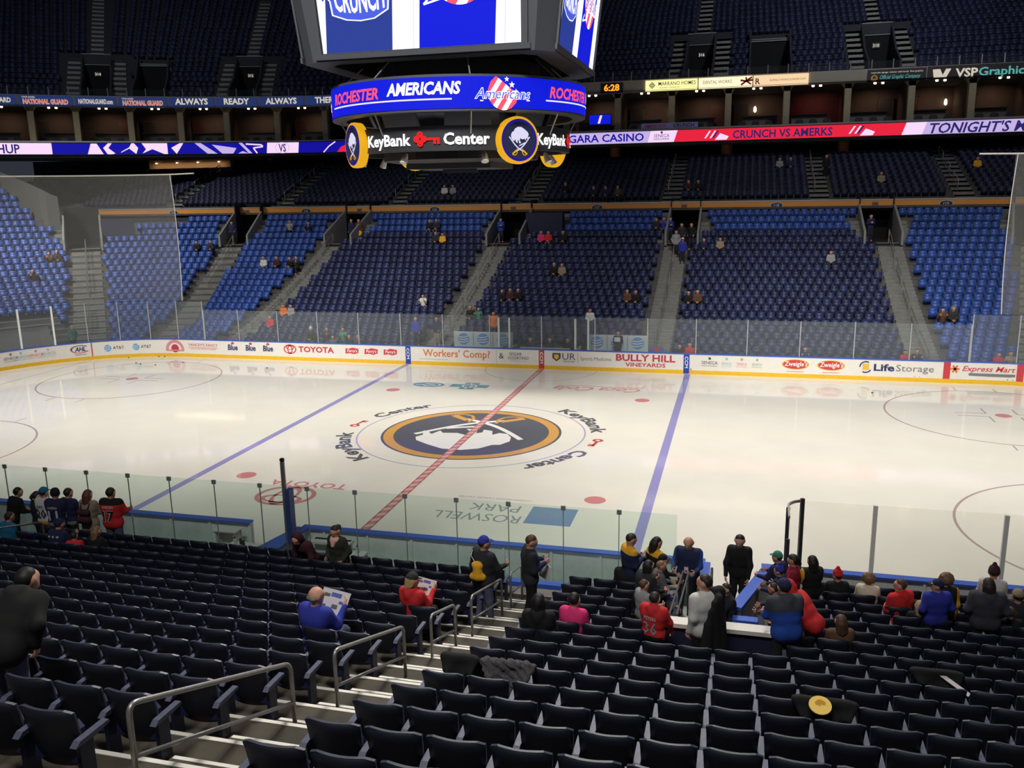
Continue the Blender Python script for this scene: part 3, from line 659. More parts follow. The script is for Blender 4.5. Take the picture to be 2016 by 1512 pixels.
for a, c in zip(np.linspace(-27.3, -26.5, 5)[:-1], np.linspace(-27.3, -26.5, 5)[1:]):
    P = lambda s, d, zz: (*fpos(s, d)[0], zz)
    b.quad(P(a, dr(17)-.7, zt(16)), P(c, dr(17)-.7, zt(16)), P(c, dr(17)-.7, 7.85), P(a, dr(17)-.7, 7.85))
struct(b.build('wall_navy_infill', M_NAVYWALL), 'navy wall panel under the amber fascia')
b = MB()
P = lambda s, d, zz: (*fpos(s, d)[0], zz); wd = lambda s: dr(imx(s))+.55; tz = lambda s: 9.6+2.0*min(1, max(0, (-28.25-s)/.95))
for a, c in zip(np.linspace(-29.2, -28.2, 9)[:-1], np.linspace(-29.2, -28.2, 9)[1:]):
    b.quad(P(a, wd(a), zt(imx(a))-1), P(c, wd(c), zt(imx(c))-1), P(c, wd(c), tz(c)), P(a, wd(a), tz(a))); b.quad(P(a, wd(a), tz(a)), P(c, wd(c), tz(c)), P(c, wd(c)+.3, tz(c)), P(a, wd(a)+.3, tz(a)))
struct(b.build('wall_corner_parapet', mat('corner_wall', (.1, .098, .09), .9)), 'grey sloping wall at far left behind the net')
b = MB()
for a, c in zip(np.linspace(-33, -29.2, 7)[:-1], np.linspace(-33, -29.2, 7)[1:]):
    b.quad(P(a, dr(26)-.1, 11.15), P(c, dr(26)-.1, 11.15), P(c, dr(26)-.1, 11.65), P(a, dr(26)-.1, 11.65)); b.quad(P(a, dr(26)-.1, 11.65), P(c, dr(26)-.1, 11.65), P(c, dr(26)+.3, 11.65), P(a, dr(26)+.3, 11.65))
struct(b.build('trim_amber_corner', M_ORANGE), 'short amber fascia at the far left edge')
# seats of the far side: three big masses
def seat_tpl(w=.47, top=.85):
    x = w/2
    H = [(-x*.9, .3), (x*.9, .3), (x, top-.06), (x*.8, top), (-x*.8, top), (-x, top-.06)]
    v = [(p, .0-.02*(q > .7), q) for p, q in H]+[(p, -.05-.02*(q > .7), q) for p, q in H]
    f = [(0, 1, 2, 5), (5, 2, 3, 4), (7, 6, 11, 8), (8, 11, 10, 9)]+[(k, 6+k, 6+(k+1) % 6, (k+1) % 6) for k in range(6)]
    o = len(v); a = x*.88
    v += [(p, q, r) for p in (-a, a) for q, r in ((.03, .38), (.13, .36), (.1, .7), (.03, .72))]
    f += [(o, o+1, o+5, o+4), (o+1, o+2, o+6, o+5), (o+2, o+3, o+7, o+6), (o, o+3, o+2, o+1), (o+4, o+5, o+6, o+7)]
    o = len(v); v += [(p, q, r) for p in (-.28, -.24) for q in (0, .3) for r in (.52, .57)]
    f += [(o, o+1, o+3, o+2), (o+4, o+6, o+7, o+5), (o+1, o+5, o+7, o+3), (o+2, o+3, o+7, o+6)]
    return np.array(v), f
TV, TF = seat_tpl()
TVD = TV.copy(); TVD[12:20, 1:] = [(q, r) for _ in (0, 1) for q, r in ((.06, .36), (.42, .38), (.42, .43), (.06, .42))]
def mass(name, items, mt, label, cat='seats', tv=TV, tf=TF):
    # items: (x, y, z, tx, ty, nx, ny)
    A = np.array(items); n = len(A); V = np.empty((n, len(tv), 3)); tv = np.repeat(tv[None], n, 0)
    for sx, sy in SITTERS:
        k = np.argmin((A[:, 0]-sx)**2+(A[:, 1]-sy)**2)
        if (A[k, 0]-sx)**2+(A[k, 1]-sy)**2 < .16: tv[k] = TVD
    m_ = tv.shape[1]
    V[:, :, 0] = A[:, None, 0]+A[:, None, 3]*tv[:, :, 0]+A[:, None, 5]*tv[:, :, 1]
    V[:, :, 1] = A[:, None, 1]+A[:, None, 4]*tv[:, :, 0]+A[:, None, 6]*tv[:, :, 1]
    V[:, :, 2] = A[:, None, 2]+tv[:, :, 2]
    q = np.array([list(f) for f in tf]); F = (q[None]+(np.arange(n)*m_)[:, None, None]).reshape(-1, 4)
    me = bpy.data.meshes.new(name); me.vertices.add(n*m_); me.vertices.foreach_set('co', V.reshape(-1))
    me.loops.add(F.size); me.loops.foreach_set('vertex_index', F.reshape(-1).astype(np.int32)); me.polygons.add(len(F)); me.polygons.foreach_set('loop_start', np.arange(0, F.size, 4, dtype=np.int32))
    me.materials.append(mt); me.update(calc_edges=True); me.validate()
    return tag(link(name, me), label, cat, None, 'stuff')
M_SNAVY = mat('far_navy_seat', S(40, 47, 84), .5, island=.35); M_SBLUE = mat('far_royal_seat', S(52, 82, 158), .42, island=.2)
navy, royal = [], []
FARL = [  # row, along the boards, height, jacket, trousers, hair style, label
 (11, -22.5, 'white', 'short', 'white jersey, left end of four fans in the royal blue section'), (11, -21.85, 'maroon', 'short', 'maroon top, second of four fans in the royal blue section'), (11, -21.2, 'black', 'bob', 'black top, third of four fans in the royal blue section'), (11, -20.6, 'charcoal', 'short', 'charcoal top, right end of four fans in the royal blue section'),
 (17, -22.5, 'lgrey', 'short', 'pale top under the oval 115 sign, left of the pair'), (17, -21.9, 'navy', 'bob', 'navy top under the oval 115 sign, right of the pair'), (14, -24.75, 'black', 'short', 'black coat beside the first stair aisle, left of two'), (14, -24.5, 'charcoal', 'short', 'charcoal coat beside the first stair aisle, right of two'),
 (5, -8.9, 'white', 'short', 'pink and white top in the dark section left of centre'), (17, -12.5, 'black', 'short', 'black top high under the oval 116 sign'), (17, -11.5, 'charcoal', 'bob', 'grey top high under the oval 116 sign'), (15, -11.3, 'olive', 'short', 'olive top two rows below the 116 pair, left'), (15, -10.7, 'gold', 'short', 'black and gold top two rows below the 116 pair, right'),
 (15, -3.3, 'pink', 'bob', 'pink jacket against the navy wall, left of three'), (15, -2.65, 'red', 'short', 'red striped jacket against the navy wall, middle of three'), (15, -2.05, 'black', 'short', 'black and gold top against the navy wall, right of three'), (10, -1.4, 'black', 'short', 'black top in mid section 117, left of a pair'), (10, -.8, 'khaki', 'long', 'tan coat in mid section 117, right of a pair'),
 (6, -4.4, 'black', 'short', 'black top, left of three fans by the centre stair'), (6, -3.75, 'maroon', 'short', 'maroon top, middle of three fans by the centre stair'), (6, -3.1, 'black', 'short', 'black and white top, right of three fans by the centre stair'), (6, 3.6, 'brown', 'short', 'brown jacket on right half of section 117'), (6, 4.2, 'black', 'short', 'black jacket on right half of section 117'), (3, 1.7, 'white', 'bob', 'white jacket just above the glass at centre'),
 (3, -5.5, 'olive', 'short', 'olive top low beside the centre stair, left'), (3, -4.9, 'green', 'short', 'green top low beside the centre stair, right'), (6, 7.05, 'black', 'bob', 'black top low beside the fourth stair, left'), (6, 7.65, 'brown', 'bob', 'brown top low beside the fourth stair, right'), (14, 8.05, 'navy', 'short', 'navy top high in section 118, left of a pair'), (14, 8.65, 'beige', 'bob', 'beige top high in section 118, right of a pair'),
 (12, 15.4, 'lgrey', 'bob', 'pale top alone high in section 118'), (4, 20.7, 'brown', 'bob', 'brown top low in section 119'), (4, 21.25, 'olive', 'curly', 'dark green coat low in section 119'), (-2, 7.05, 'black', 'short', 'dark top by the boards at right blue line, left'), (-2, 7.6, 'red', 'short', 'red face painted top by the boards at right blue line, right'),
 (-1, -14.25, 'black', 'beanie', 'white knit hat behind the glass near blue line, left'), (-1, -13.2, 'charcoal', 'bob', 'dark coat, second fan behind the glass near left blue line'), (-2, -12.65, 'grey', 'short', 'grey coat, third fan behind the glass near left blue line'), (-1, -12.15, 'green', 'short', 'green hat, fourth fan behind the glass near left blue line'), (-2, -11.55, 'black', 'short', 'black coat, fifth fan behind the glass near left blue line'), (-2, -10.9, 'brown', 'short', 'brown coat, last fan behind the glass near left blue line'),
 (3, -17.9, 'orange', 'short', 'orange and white top at foot of the second stair, left'), (3, -17.25, 'lgrey', 'short', 'pale top at foot of the second stair, right'), (1, -17.9, 'red', 'short', 'red striped top low by the second stair'), (-2, 18.0, 'red', 'short', 'red jacket by the boards near the fifth stair'), (-2, 18.6, 'charcoal', 'short', 'dark jacket by the boards near the fifth stair'), (-2, 22.2, 'red', 'short', 'red jacket by the boards above the shop advert'), (-2, 22.8, 'khaki', 'bob', 'tan coat by the boards above the shop advert'),
 (13, -28.6, 'brown', 'short', 'brown top behind the net at far left, left of two'), (13, -28.4, 'charcoal', 'short', 'charcoal top behind the net at far left, right of two'), (10, -29.1, 'black', 'short', 'black top behind the net near the corner entrance'), (-2, 13.5, 'navy', 'short', 'navy and white top by the boards above the hot dog badges'), (17, 4.3, 'charcoal', 'tail', 'black and white top beside the fourth entry, left'), (17, 4.85, 'royal', 'short', 'blue jersey beside the fourth entry, right')]
CLUBL = ((1, -12.6, 'white', 'white top on the club level, left of a pair'), (1, -11.9, 'lgrey', 'pale top on the club level, right of a pair'), (1, -2.9, 'black', 'black and white top on the club level'), (0, -.6, 'charcoal', 'dark top at the club rail, left of three'), (0, .3, 'navy', 'dark top at the club rail, middle of three'), (0, 1.2, 'brown', 'dark top at the club rail, right of three'), (6, 12.8, 'lgrey', 'pale top high on the club level, left of a pair'), (6, 13.6, 'navy', 'navy top high on the club level, right of a pair'), (1, 6.3, 'maroon', 'maroon top on the club level by the stair'), (1, 7.0, 'black', 'black top on the club level by the stair'), (2, 19.6, 'khaki', 'tan top alone on right of the club level'), (5, 26.3, 'gold', 'gold jacket on the club level by the last stair'))
def row_s(i):                # seat stations along a row, even pitch at that row's own radius
    k = (8.53+dr(i))/8.53; out = []
    for j in range(-112, 75):
        m = (j+.5*(i % 2))*.5215
        s = m if abs(m) < 21.95 else math.copysign(21.95+(abs(m)-21.95)/k, m)
        if -33 < s < 31: out.append(s)
    return out
SITTERS = [fpos(min(row_s(i), key=lambda c: abs(c-s)), dr(i))[0] for i, s, *_ in FARL]      # a seat with somebody in it is folded down
for i in range(-2, 26):
    for s in row_s(i):
        if i > imax(s): continue
        if i <= 16 and any(abs(s-c)*rk(c, i) < w+.3 for c, w in AIS): continue
        if i >= 16 and any(abs(s-c)*rk(c, i) < w+(.87 if 16 < i < 19 else .45) for c, w in VOM): continue
        if i >= 17 and (-5.2 < s < -2.0 or -27.6 < s < -26.45): continue
        if i > 18 and -28.8 < s < -25.4: continue
        if i < 5 and s < -28.75: continue
        if i < 0 and (-5.9 < s < 5.7): continue
        q, t, n = fpos(s, dr(i)); it = (q[0], q[1], zt(i), t[0], t[1], n[0], n[1])
        (navy if (-19.7 < s < 19.45 and i <= 16) else royal).append(it)
mass('lower_bowl_seats', navy, M_SNAVY, 'navy padded seats filling the middle sections of the far lower bowl')
mass('corner_bowl_seats', royal, M_SBLUE, 'royal blue seats in the far corner sections and under the amber fascia')
# far aisle handrails
yd = lambda s: (lambda i: fpos(s, dr(i))[0])
FR = {-19.7: [(15.6, 13.2), (12.3, 10.0), (9.2, 6.8), (5.9, 3.6), (2.6, 1.4), (.6, -1.4)], -6.65: [(15.5, 12.8), (12.0, 9.4), (8.6, 6.2), (5.3, 3.2), (2.2, .4)], 5.9: [(15.6, 12.9), (12.2, 9.6), (8.8, 6.4), (5.4, 3.2), (2.2, -.4)], 19.45: [(15.8, 12.6), (11.8, 9.2), (8.4, 5.6), (4.8, 2.4), (1.6, -1.6)], -23.97: [(15.4, 12.2), (11.4, 8.2)], -27.7: [(15.4, 12), (11, 7.6), (4.5, 1)], 23.97: [(15, 12), (9, 6)]}
nm = {-19.7: 'second', -6.65: 'third', 5.9: 'fourth', 19.45: 'fifth', -23.97: 'first', -27.7: 'net corner', 23.97: 'last'}
for s, L in FR.items():
    for k, (ia, ib) in enumerate(L):
        (xa, ya), (xb, yb) = fpos(s, dr(ia))[0], fpos(s, dr(ib))[0]
        a, c = Vector((xa, ya, zt(ia))), Vector((xb, yb, zt(ib))); H = Vector((0, 0, .95)); dn = Vector((0, 0, .1))
        e = empty('handrail', (a+c)/2, '%s handrail down the %s stair aisle of the far lower bowl' % (['topmost', 'second', 'third', 'fourth', 'fifth', 'sixth'][k], nm[s]), 'railing', 'handrails of the far lower bowl')
        b = MB(); b.tube([a-dn, a+H, c+H, c-dn], .03, 6); b.build('top_rail', M_STEEL, e); b = MB(); b.tube([a+H*.5, c+H*.5], .025, 6); b.build('mid_rail', M_STEEL, e)
# ================================================================== AMBER FASCIA AND CLUB LEVEL
def led(name, col, e=1.0):
    m = mat('led_'+name, col, .6, emit=e, spec=.1); m.node_tree.nodes['Principled BSDF'].inputs['Base Color'].default_value = (col[0]*.1, col[1]*.1, col[2]*.1, 1); return m
b = MB(); b.box((-46, 32.5, 7.86), (40, 32.8, 8.4)); b.mi(1); b.box((-46, 32.46, 8.4), (40, 32.85, 8.47)); struct(b.build('trim_amber_fascia', [M_ORANGE, M_POST]), 'amber fascia band with section numbers')
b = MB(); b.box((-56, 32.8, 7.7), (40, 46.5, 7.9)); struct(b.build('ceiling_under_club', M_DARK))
M_OV = mat('oval_navy', S(30, 36, 70), .5); M_RIM = mat('oval_rim', S(190, 188, 180), .5)
def oval(x, y, z, txt, rx, ry, label):
    F = flat((x, y, z), (1, 0, 0), (0, 0, 1)); b = MB(); b.prism(disc2(1, 28, sx=rx, sy=ry), 0, .03, Matrix(((1, 0, 0, x), (0, 0, -1, y), (0, 1, 0, z), (0, 0, 0, 1))))
    b.mi(1); shp(b, ring2(.86, 1, 28, sx=rx, sy=ry), F, .034, 1); put(b, letters(txt, ry*.95, .02), lambda X, Y, d=0: F(X, Y-ry*.45, d), .036)
    tag(b.build('section_sign', [M_OV, M_RIM]), label, 'sign', 'oval section signs')
for n, x in ((114, -35.74), (115, -23.58), (116, -12.71), (117, -.11), (118, 12.5), (119, 23.34)): oval(x, 32.49, 8.13, str(n), .46, .2, 'navy oval sign reading %d on the amber fascia' % n)
for n, x in zip('second third fourth fifth sixth first'.split(), (-28.86, -18.97, -6.46, 6.16, 18.92, -44.7)):
    b = MB(); b.box((x-.2, 32.45, 8.02), (x+.2, 32.5, 8.28)); b.mi(1); put(b, letters('100', .14, .01), flat((x, 32.44, 8.08), (1, 0, 0), (0, 0, 1)), .0)
    tag(b.build('entry_plate', [mat('plate_brown', S(130, 92, 70), .6), M_OV]), 'small brown entry plate on the amber fascia, %s from the left' % n, 'sign', 'entry plates on the fascia')
b = MB(); b.box((-45.2, 32.52, 7.78), (-43.6, 32.75, 7.86)); tag(b.build('strip_light', led('warm', (1, .75, .5), 3)), 'lit strip light under left end of the amber fascia', 'light')
zc = lambda i: 8.35+.31*i
yc = lambda i: 34.0+.868*i
b = MB()
for i in range(-1, 13): b.box((-58, yc(i)-.72, zc(i)-.9 if i > 0 else 7.9), (42, yc(i)+.148 if i < 12 else 46.5, zc(i)))
struct(b.build('floor_club_level', M_CONCD), 'stepped deck of the dark club level')
b = MB(); b.box((-62, 46.5, 7.8), (44, 46.8, 13.2)); struct(b.build('wall_club_back', mat('club_back_wall', S(44, 44, 52), .9)))
CA = [-26.2, -16.3, -5.6, 5.1, 15.45, 24.8, -36.6]
items = []; SITTERS = [(x, yc(i)) for i, x, *_ in CLUBL]
for i in range(0, 10):
    x = -45.5
    while x < 37:
        if not any(abs(x-c) < .95 for c in CA): items.append((x, yc(i), zc(i), 1, 0, 0, -1))
        x += .5215
mass('club_level_seats', items, mat('club_navy_seat', S(36, 40, 66), .55, island=.3), 'dark navy seats of the club level above the amber fascia')
for k, c in enumerate(CA):
    b = MB()
    for i in range(0, 13): b.mi(0); b.box((c-.65, yc(i)-.72, zc(i)-.1), (c+.65, yc(i)+.15, zc(i)+.012)); b.box((c-.65, yc(i)-1.1, zc(i)-.3), (c+.65, yc(i)-.72, zc(i)-.155)); b.mi(1); b.box((c-.65, yc(i)-.722, zc(i)+.012), (c+.65, yc(i)-.66, zc(i)+.02))
    struct(b.build('trim_club_stair_aisle', [M_FSTEP, M_FNOSE]))
    for j, (ia, ib) in enumerate(((9.5, 7.6), (6.6, 4.6), (3.2, 1.2))):
        handrail(None, ia, ib, '%s handrail on club level stairs, stair %s from the left' % (['upper', 'middle', 'lower'][j], ['second', 'third', 'fourth', 'fifth', 'sixth', 'last', 'first'][k]), c-.6+(.3 if c > 0 else 0), yc, zc, .028, grp='handrails of the club level')
M_COL = mat('amber_column', S(150, 92, 52), .7, noise=.1)
for x, l in ((-.2, 'left'), (8.8, 'middle'), (17.65, 'right')):
    b = MB(); b.lathe([(.44, zc(9)), (.44, 13)], 20, Matrix.Translation((x, 42.4, 0))); struct(b.build('column', M_COL), '%s round brown column under the red led ribbon' % l)
b = MB(); b.box((-46.5, 44.5, 9.5), (-37.5, 45.2, 12.9)); struct(b.build('wall_club_lit', mat('warm_wall', S(150, 120, 90), .8)), 'warm lit wall of the club bar at far left')
for k in range(4):
    x = -45.5+2.3*k; b = MB(); b.tube([(x, 44.5, 12.62), (x, 44.3, 12.62)], .02, 6); b.lathe([(.01, 12.55), (.07, 12.56), (.07, 12.66)], 10, Matrix.Translation((x, 44.25, 0))); tag(b.build('downlight', led('warm', (1, .75, .5), 3)), 'warm downlight over the club bar, %s from the left' % NTH[k], 'light', 'club bar downlights')
l = bpy.data.lights.new('bar_lamp', 'AREA'); l.shape = 'RECTANGLE'; l.size = 8; l.size_y = .3; l.energy = 60; l.color = (1, .7, .42); o = bpy.data.objects.new('bar_lamp', l); COL.objects.link(o); o.location = (-42, 43.9, 12.7)
b = MB(); b.box((-43.4, 44.38, 9.8), (-39.0, 44.5, 12.0)); b.mi(1)
for x in (-43.4, -41.2, -39.0): b.box((x-.05, 44.3, 9.8), (x+.05, 44.4, 12.1))
struct(b.build('window_1', [M_DARK, M_GREY]), 'dark bar window in the warm wall')

# ================================================================== LED RIBBON, SUITES, ADVERT FASCIA
def smooth(pts, n=10):
    P = [Vector((*p, 0)) for p in pts]; P = [P[0]*2-P[1]]+P+[P[-1]*2-P[-2]]; out = []
    for k in range(1, len(P)-2):
        for j in range(n):
            t = j/n; out.append(tuple((.5*((2*P[k])+(P[k+1]-P[k-1])*t+(2*P[k-1]-5*P[k]+4*P[k+1]-P[k+2])*t*t+(3*P[k]-P[k-1]-3*P[k+1]+P[k+2])*t**3))[:2]))
    return out+[tuple(pts[-1])]
def mkpath(pts, xs):         # s equals x on the straight
    p = Path(smooth(pts)); i = int(np.argmin(np.abs(p.p[:, 0]-xs))); p.s += p.p[i, 0]-p.s[i]; return p
RIB = mkpath([(-60, 12), (-52, 22.5), (-47.2, 27.1), (-41.3, 31.8), (-34.6, 35.9), (-28, 38.9), (-22, 40), (-10, 40), (40, 40)], -10)
ADP = mkpath([(-62, 14), (-53.5, 25.2), (-48.5, 29.8), (-41.8, 34.8), (-34.7, 38.4), (-28, 40.7), (-22, 41.2), (-10, 41.2), (40, 41.2)], -10)
def near(path, x, y): i = int(np.argmin((path.p[:, 0]-x)**2+(path.p[:, 1]-y)**2)); return float(path.s[i])
S0, S1 = float(RIB.s[0]), 36.0
b = MB(); sweep(b, RIB, S0, S1, [(-.02, 12.93), (-.02, 13.88), (-.4, 13.88), (-.4, 12.93)]); b.mi(1); sweep(b, RIB, S0, S1, [(.12, 13.9), (.12, 14.02), (-.5, 14.02), (-.5, 13.9)])
struct(b.build('trim_suite_front', [M_BLACK, M_GREY]), 'black fascia and grey sill in front of the suites')
b = MB(); sweep(b, RIB, S0, S1, [(-.3, 12.75), (-.3, 13.1), (-1.6, 13.1), (-1.6, 13.5), (-3.2, 13.5), (-3.2, 14.0), (-9, 14.0), (-9, 12.75)]); struct(b.build('floor_suites', M_CONCD))
L_WH, L_BL, L_RD, L_NV, L_LV = led('white', S(236, 206, 238), 1.0), led('blue', S(18, 16, 150), 1.0), led('red', S(226, 36, 62), .95), led('navy', S(44, 40, 110), .8), led('lavender', S(196, 176, 226), .9)
L_PW, L_ROY, L_DN = led('pure_white', (1, 1, 1), 1.05), led('royal', S(14, 26, 205), 1.0), led('deep_navy', S(40, 58, 140), 1.0); L_PINK = led('coral', S(255, 82, 108), 1)
RL = [L_WH, L_BL, L_RD, L_NV, L_LV]
rib = empty('led_ribbon', (0, 40, 13.4), 'long glowing led ribbon board under the suites, blue red and white', 'led display')
def ribpanel(s0, s1, col, slant=.25, fn=None, lab=None):
    b = MB(); F = RIB.F(0, 12.97); b.mi(col); strip(b, F, s0, s1, 0, .88, .0, .6, slant)
    if fn: fn(b, F)
    o = b.build('led_panel', RL, rib)
    if lab: o['label'] = lab
sA, sB, sC, sD = near(RIB, -44.6, 29.3), near(RIB, -29.6, 38.1), near(RIB, -27.2, 39.2), -18.0
def rt(b, F, t, s, h, col, fit=None, y=.16, shear=0, bold=.02): b.mi(col); put(b, letters(t, h, bold, shear, fit), lambda x, y_, d=0: F(x+s, y_+y, d), .012)
ribpanel(S0+1, sA, 0, 0, lambda b, F: rt(b, F, 'TONIGHT S MATCHUP', sA-6.6, .72, 3, 8.6, .08), 'white panel with match-up lettering')
def crunch(b, F):
    m = sA+2.6
    for P in ([(0, 0), (.3, .85), (.75, .85), (1.2, 0)], [(1.5, 0), (1.2, .5), (1.6, .88), (1.9, .88), (1.6, .5), (2.1, .06), (1.9, 0)], [(2.5, .1), (3.2, .45), (3.6, .1), (3.7, 0), (3.9, .5), (3.6, .88), (3.4, .88), (3.2, .55), (2.6, .22)], [(4.2, .88), (6.2, .88), (6.2, 0), (5.9, 0), (5, .4), (4.2, .05), (4.5, .4)], [(6.9, 0), (7.5, .88), (7.2, .88), (6.5, .5)]): shp(b, [[(m+x, y) for x, y in P]], F, .01, 0)
    for P in ([(8.4, .88), (9.4, 0), (10.2, 0), (8.9, .88)], [(9.8, .75), (11.8, .45), (11.5, 0), (10.6, 0)], [(11.9, 0), (12.3, .2), (12.8, 0)], [(12, .88), (12.3, .88), (13.1, 0), (12.8, 0)]): shp(b, [[(m+x, y) for x, y in P]], F, .01, 4)
    shp(b, [[(m+x, y) for x, y in p] for p in line2([(12.6, .78), (13.9, .7), (14.0, .55), (13.2, .45), (13.5, 0)], .12)], F, .012, 0)
ribpanel(sA, sB, 1, 0, crunch, 'blue panel with white team artwork')
def vs(b, F): rt(b, F, 'VS', (sB+sC)/2, .66, 3, .62, .12); shp(b, [[(x+(sB+sC)/2, y) for x, y in p] for p in ring2(.44, .47, 24, c=(0, .44), sx=1.3)], F, .01, 4)
ribpanel(sB, sC, 0, .1, vs, 'white VS panel')
def amk(b, F): m = sC+2.2; shp(b, [[(m+x, y) for x, y in p] for p in line2([(0, 0), (.5, .5), (1.1, .88)], .1)], F, .01, 0); shp(b, [[(m+x, y) for x, y in ((1.2, 0), (1.6, .45), (2.6, .8), (3.2, .4), (3.2, 0))]], F, .01, 2)
ribpanel(sC, sD, 1, 0, amk, 'blue panel with red corner artwork')
ribpanel(sD, -8, 1, 0)
def sen2(b, F):
    rt(b, F, 'SENECA NIAGARA CASINO', -3.2, .6, 1, 11.2); shp(b, [[(2.7, 0), (2.95, .88), (5.0, .88), (4.75, 0)]], F, .008, 0); rt(b, F, 'SENECA', 3.8, .26, 3, 1.2, .38, bold=0); rt(b, F, 'NIAGARA', 3.8, .16, 3, 1.2, .18, bold=0); shp(b, [disc2(.09, 10, (3.8, .75))], F, .012, 3)
ribpanel(-8, 4.75, 4, .3, sen2, 'white casino panel')
def mini(b, F, s):
    for k in range(4): shp(b, [[(s-.9+.2*k+x, y) for x, y in ((0, .2), (.14, .2), (.5, .75), (.36, .75))]], F, .01+.001*k, [0, 2, 0, 3][k])
    shp(b, [[(s+x, y) for x, y in ((-.1, .05), (.8, .05), (.95, .3), (.3, .55))]], F, .016, 0); rt(b, F, 'CRUNCH', s+.4, .16, 3, .7, .2)
def redp(b, F): rt(b, F, 'CRUNCH VS AMERKS', 12.9, .6, 3, 7.3, .14); mini(b, F, 8.0); mini(b, F, 18.6)
ribpanel(4.75, 21.4, 2, .3, redp, 'red match-up panel')
ribpanel(21.4, S1-.5, 4, .3, lambda b, F: (shp(b, [[(21.4, 0), (21.7, .88), (23.1, .88), (22.8, 0)]], F, .004, 0), rt(b, F, "TONIGHT'S MATCHUP", 28.6, .74, 3, 10.6, .06, .25)), 'white tonight panel')
# suites
M_SW = mat('suite_wall', S(74, 62, 58), .85, noise=.2, nscale=.4); M_PIL = mat('suite_pillar', S(158, 148, 118), .75, noise=.08)
b = MB(); sweep(b, ADP, ADP.s[0], S1, [(-6.2, 13), (-6.2, 17.2), (-6.5, 17.2), (-6.5, 13)]); struct(b.build('wall_suite_back', M_SW))
b = MB(); sweep(b, ADP, ADP.s[0], S1, [(-.05, 17.0), (-.05, 17.06), (-6.6, 17.06), (-6.6, 17.0)]); struct(b.build('ceiling_suites', M_CONCD))
b = MB(); sweep(b, ADP, ADP.s[0], S1, [(.0, 16.94), (.0, 17.88), (-.4, 17.88), (-.4, 16.94)]); struct(b.build('trim_advert_fascia', mat('fascia_grey', S(166, 158, 140), .8)), 'grey fascia carrying the adverts above the suites')
PX = [(-54.5, 24), (-50.9, 28), (-47.6, 30.8), (-44.3, 32.9), (-41, 35.3), (-37.6, 37.2), (-33.8, 38.8), (-30, 40.2), (-26, 41)]
pil = [near(ADP, *p) for p in PX]+[-21.2, -16.6, -12, -7.6, -4.2, .06, 4.4, 8.8, 13.2, 17.65, 22.15, 26.3, 30.7, 35]
M_TOP = mat('counter_top', S(150, 146, 140), .5); M_CTR = mat('counter_front', S(104, 98, 92), .6); M_CHAIR = mat('suite_chair', S(40, 38, 40), .6)
rs = random.Random(3); vis_n = 0
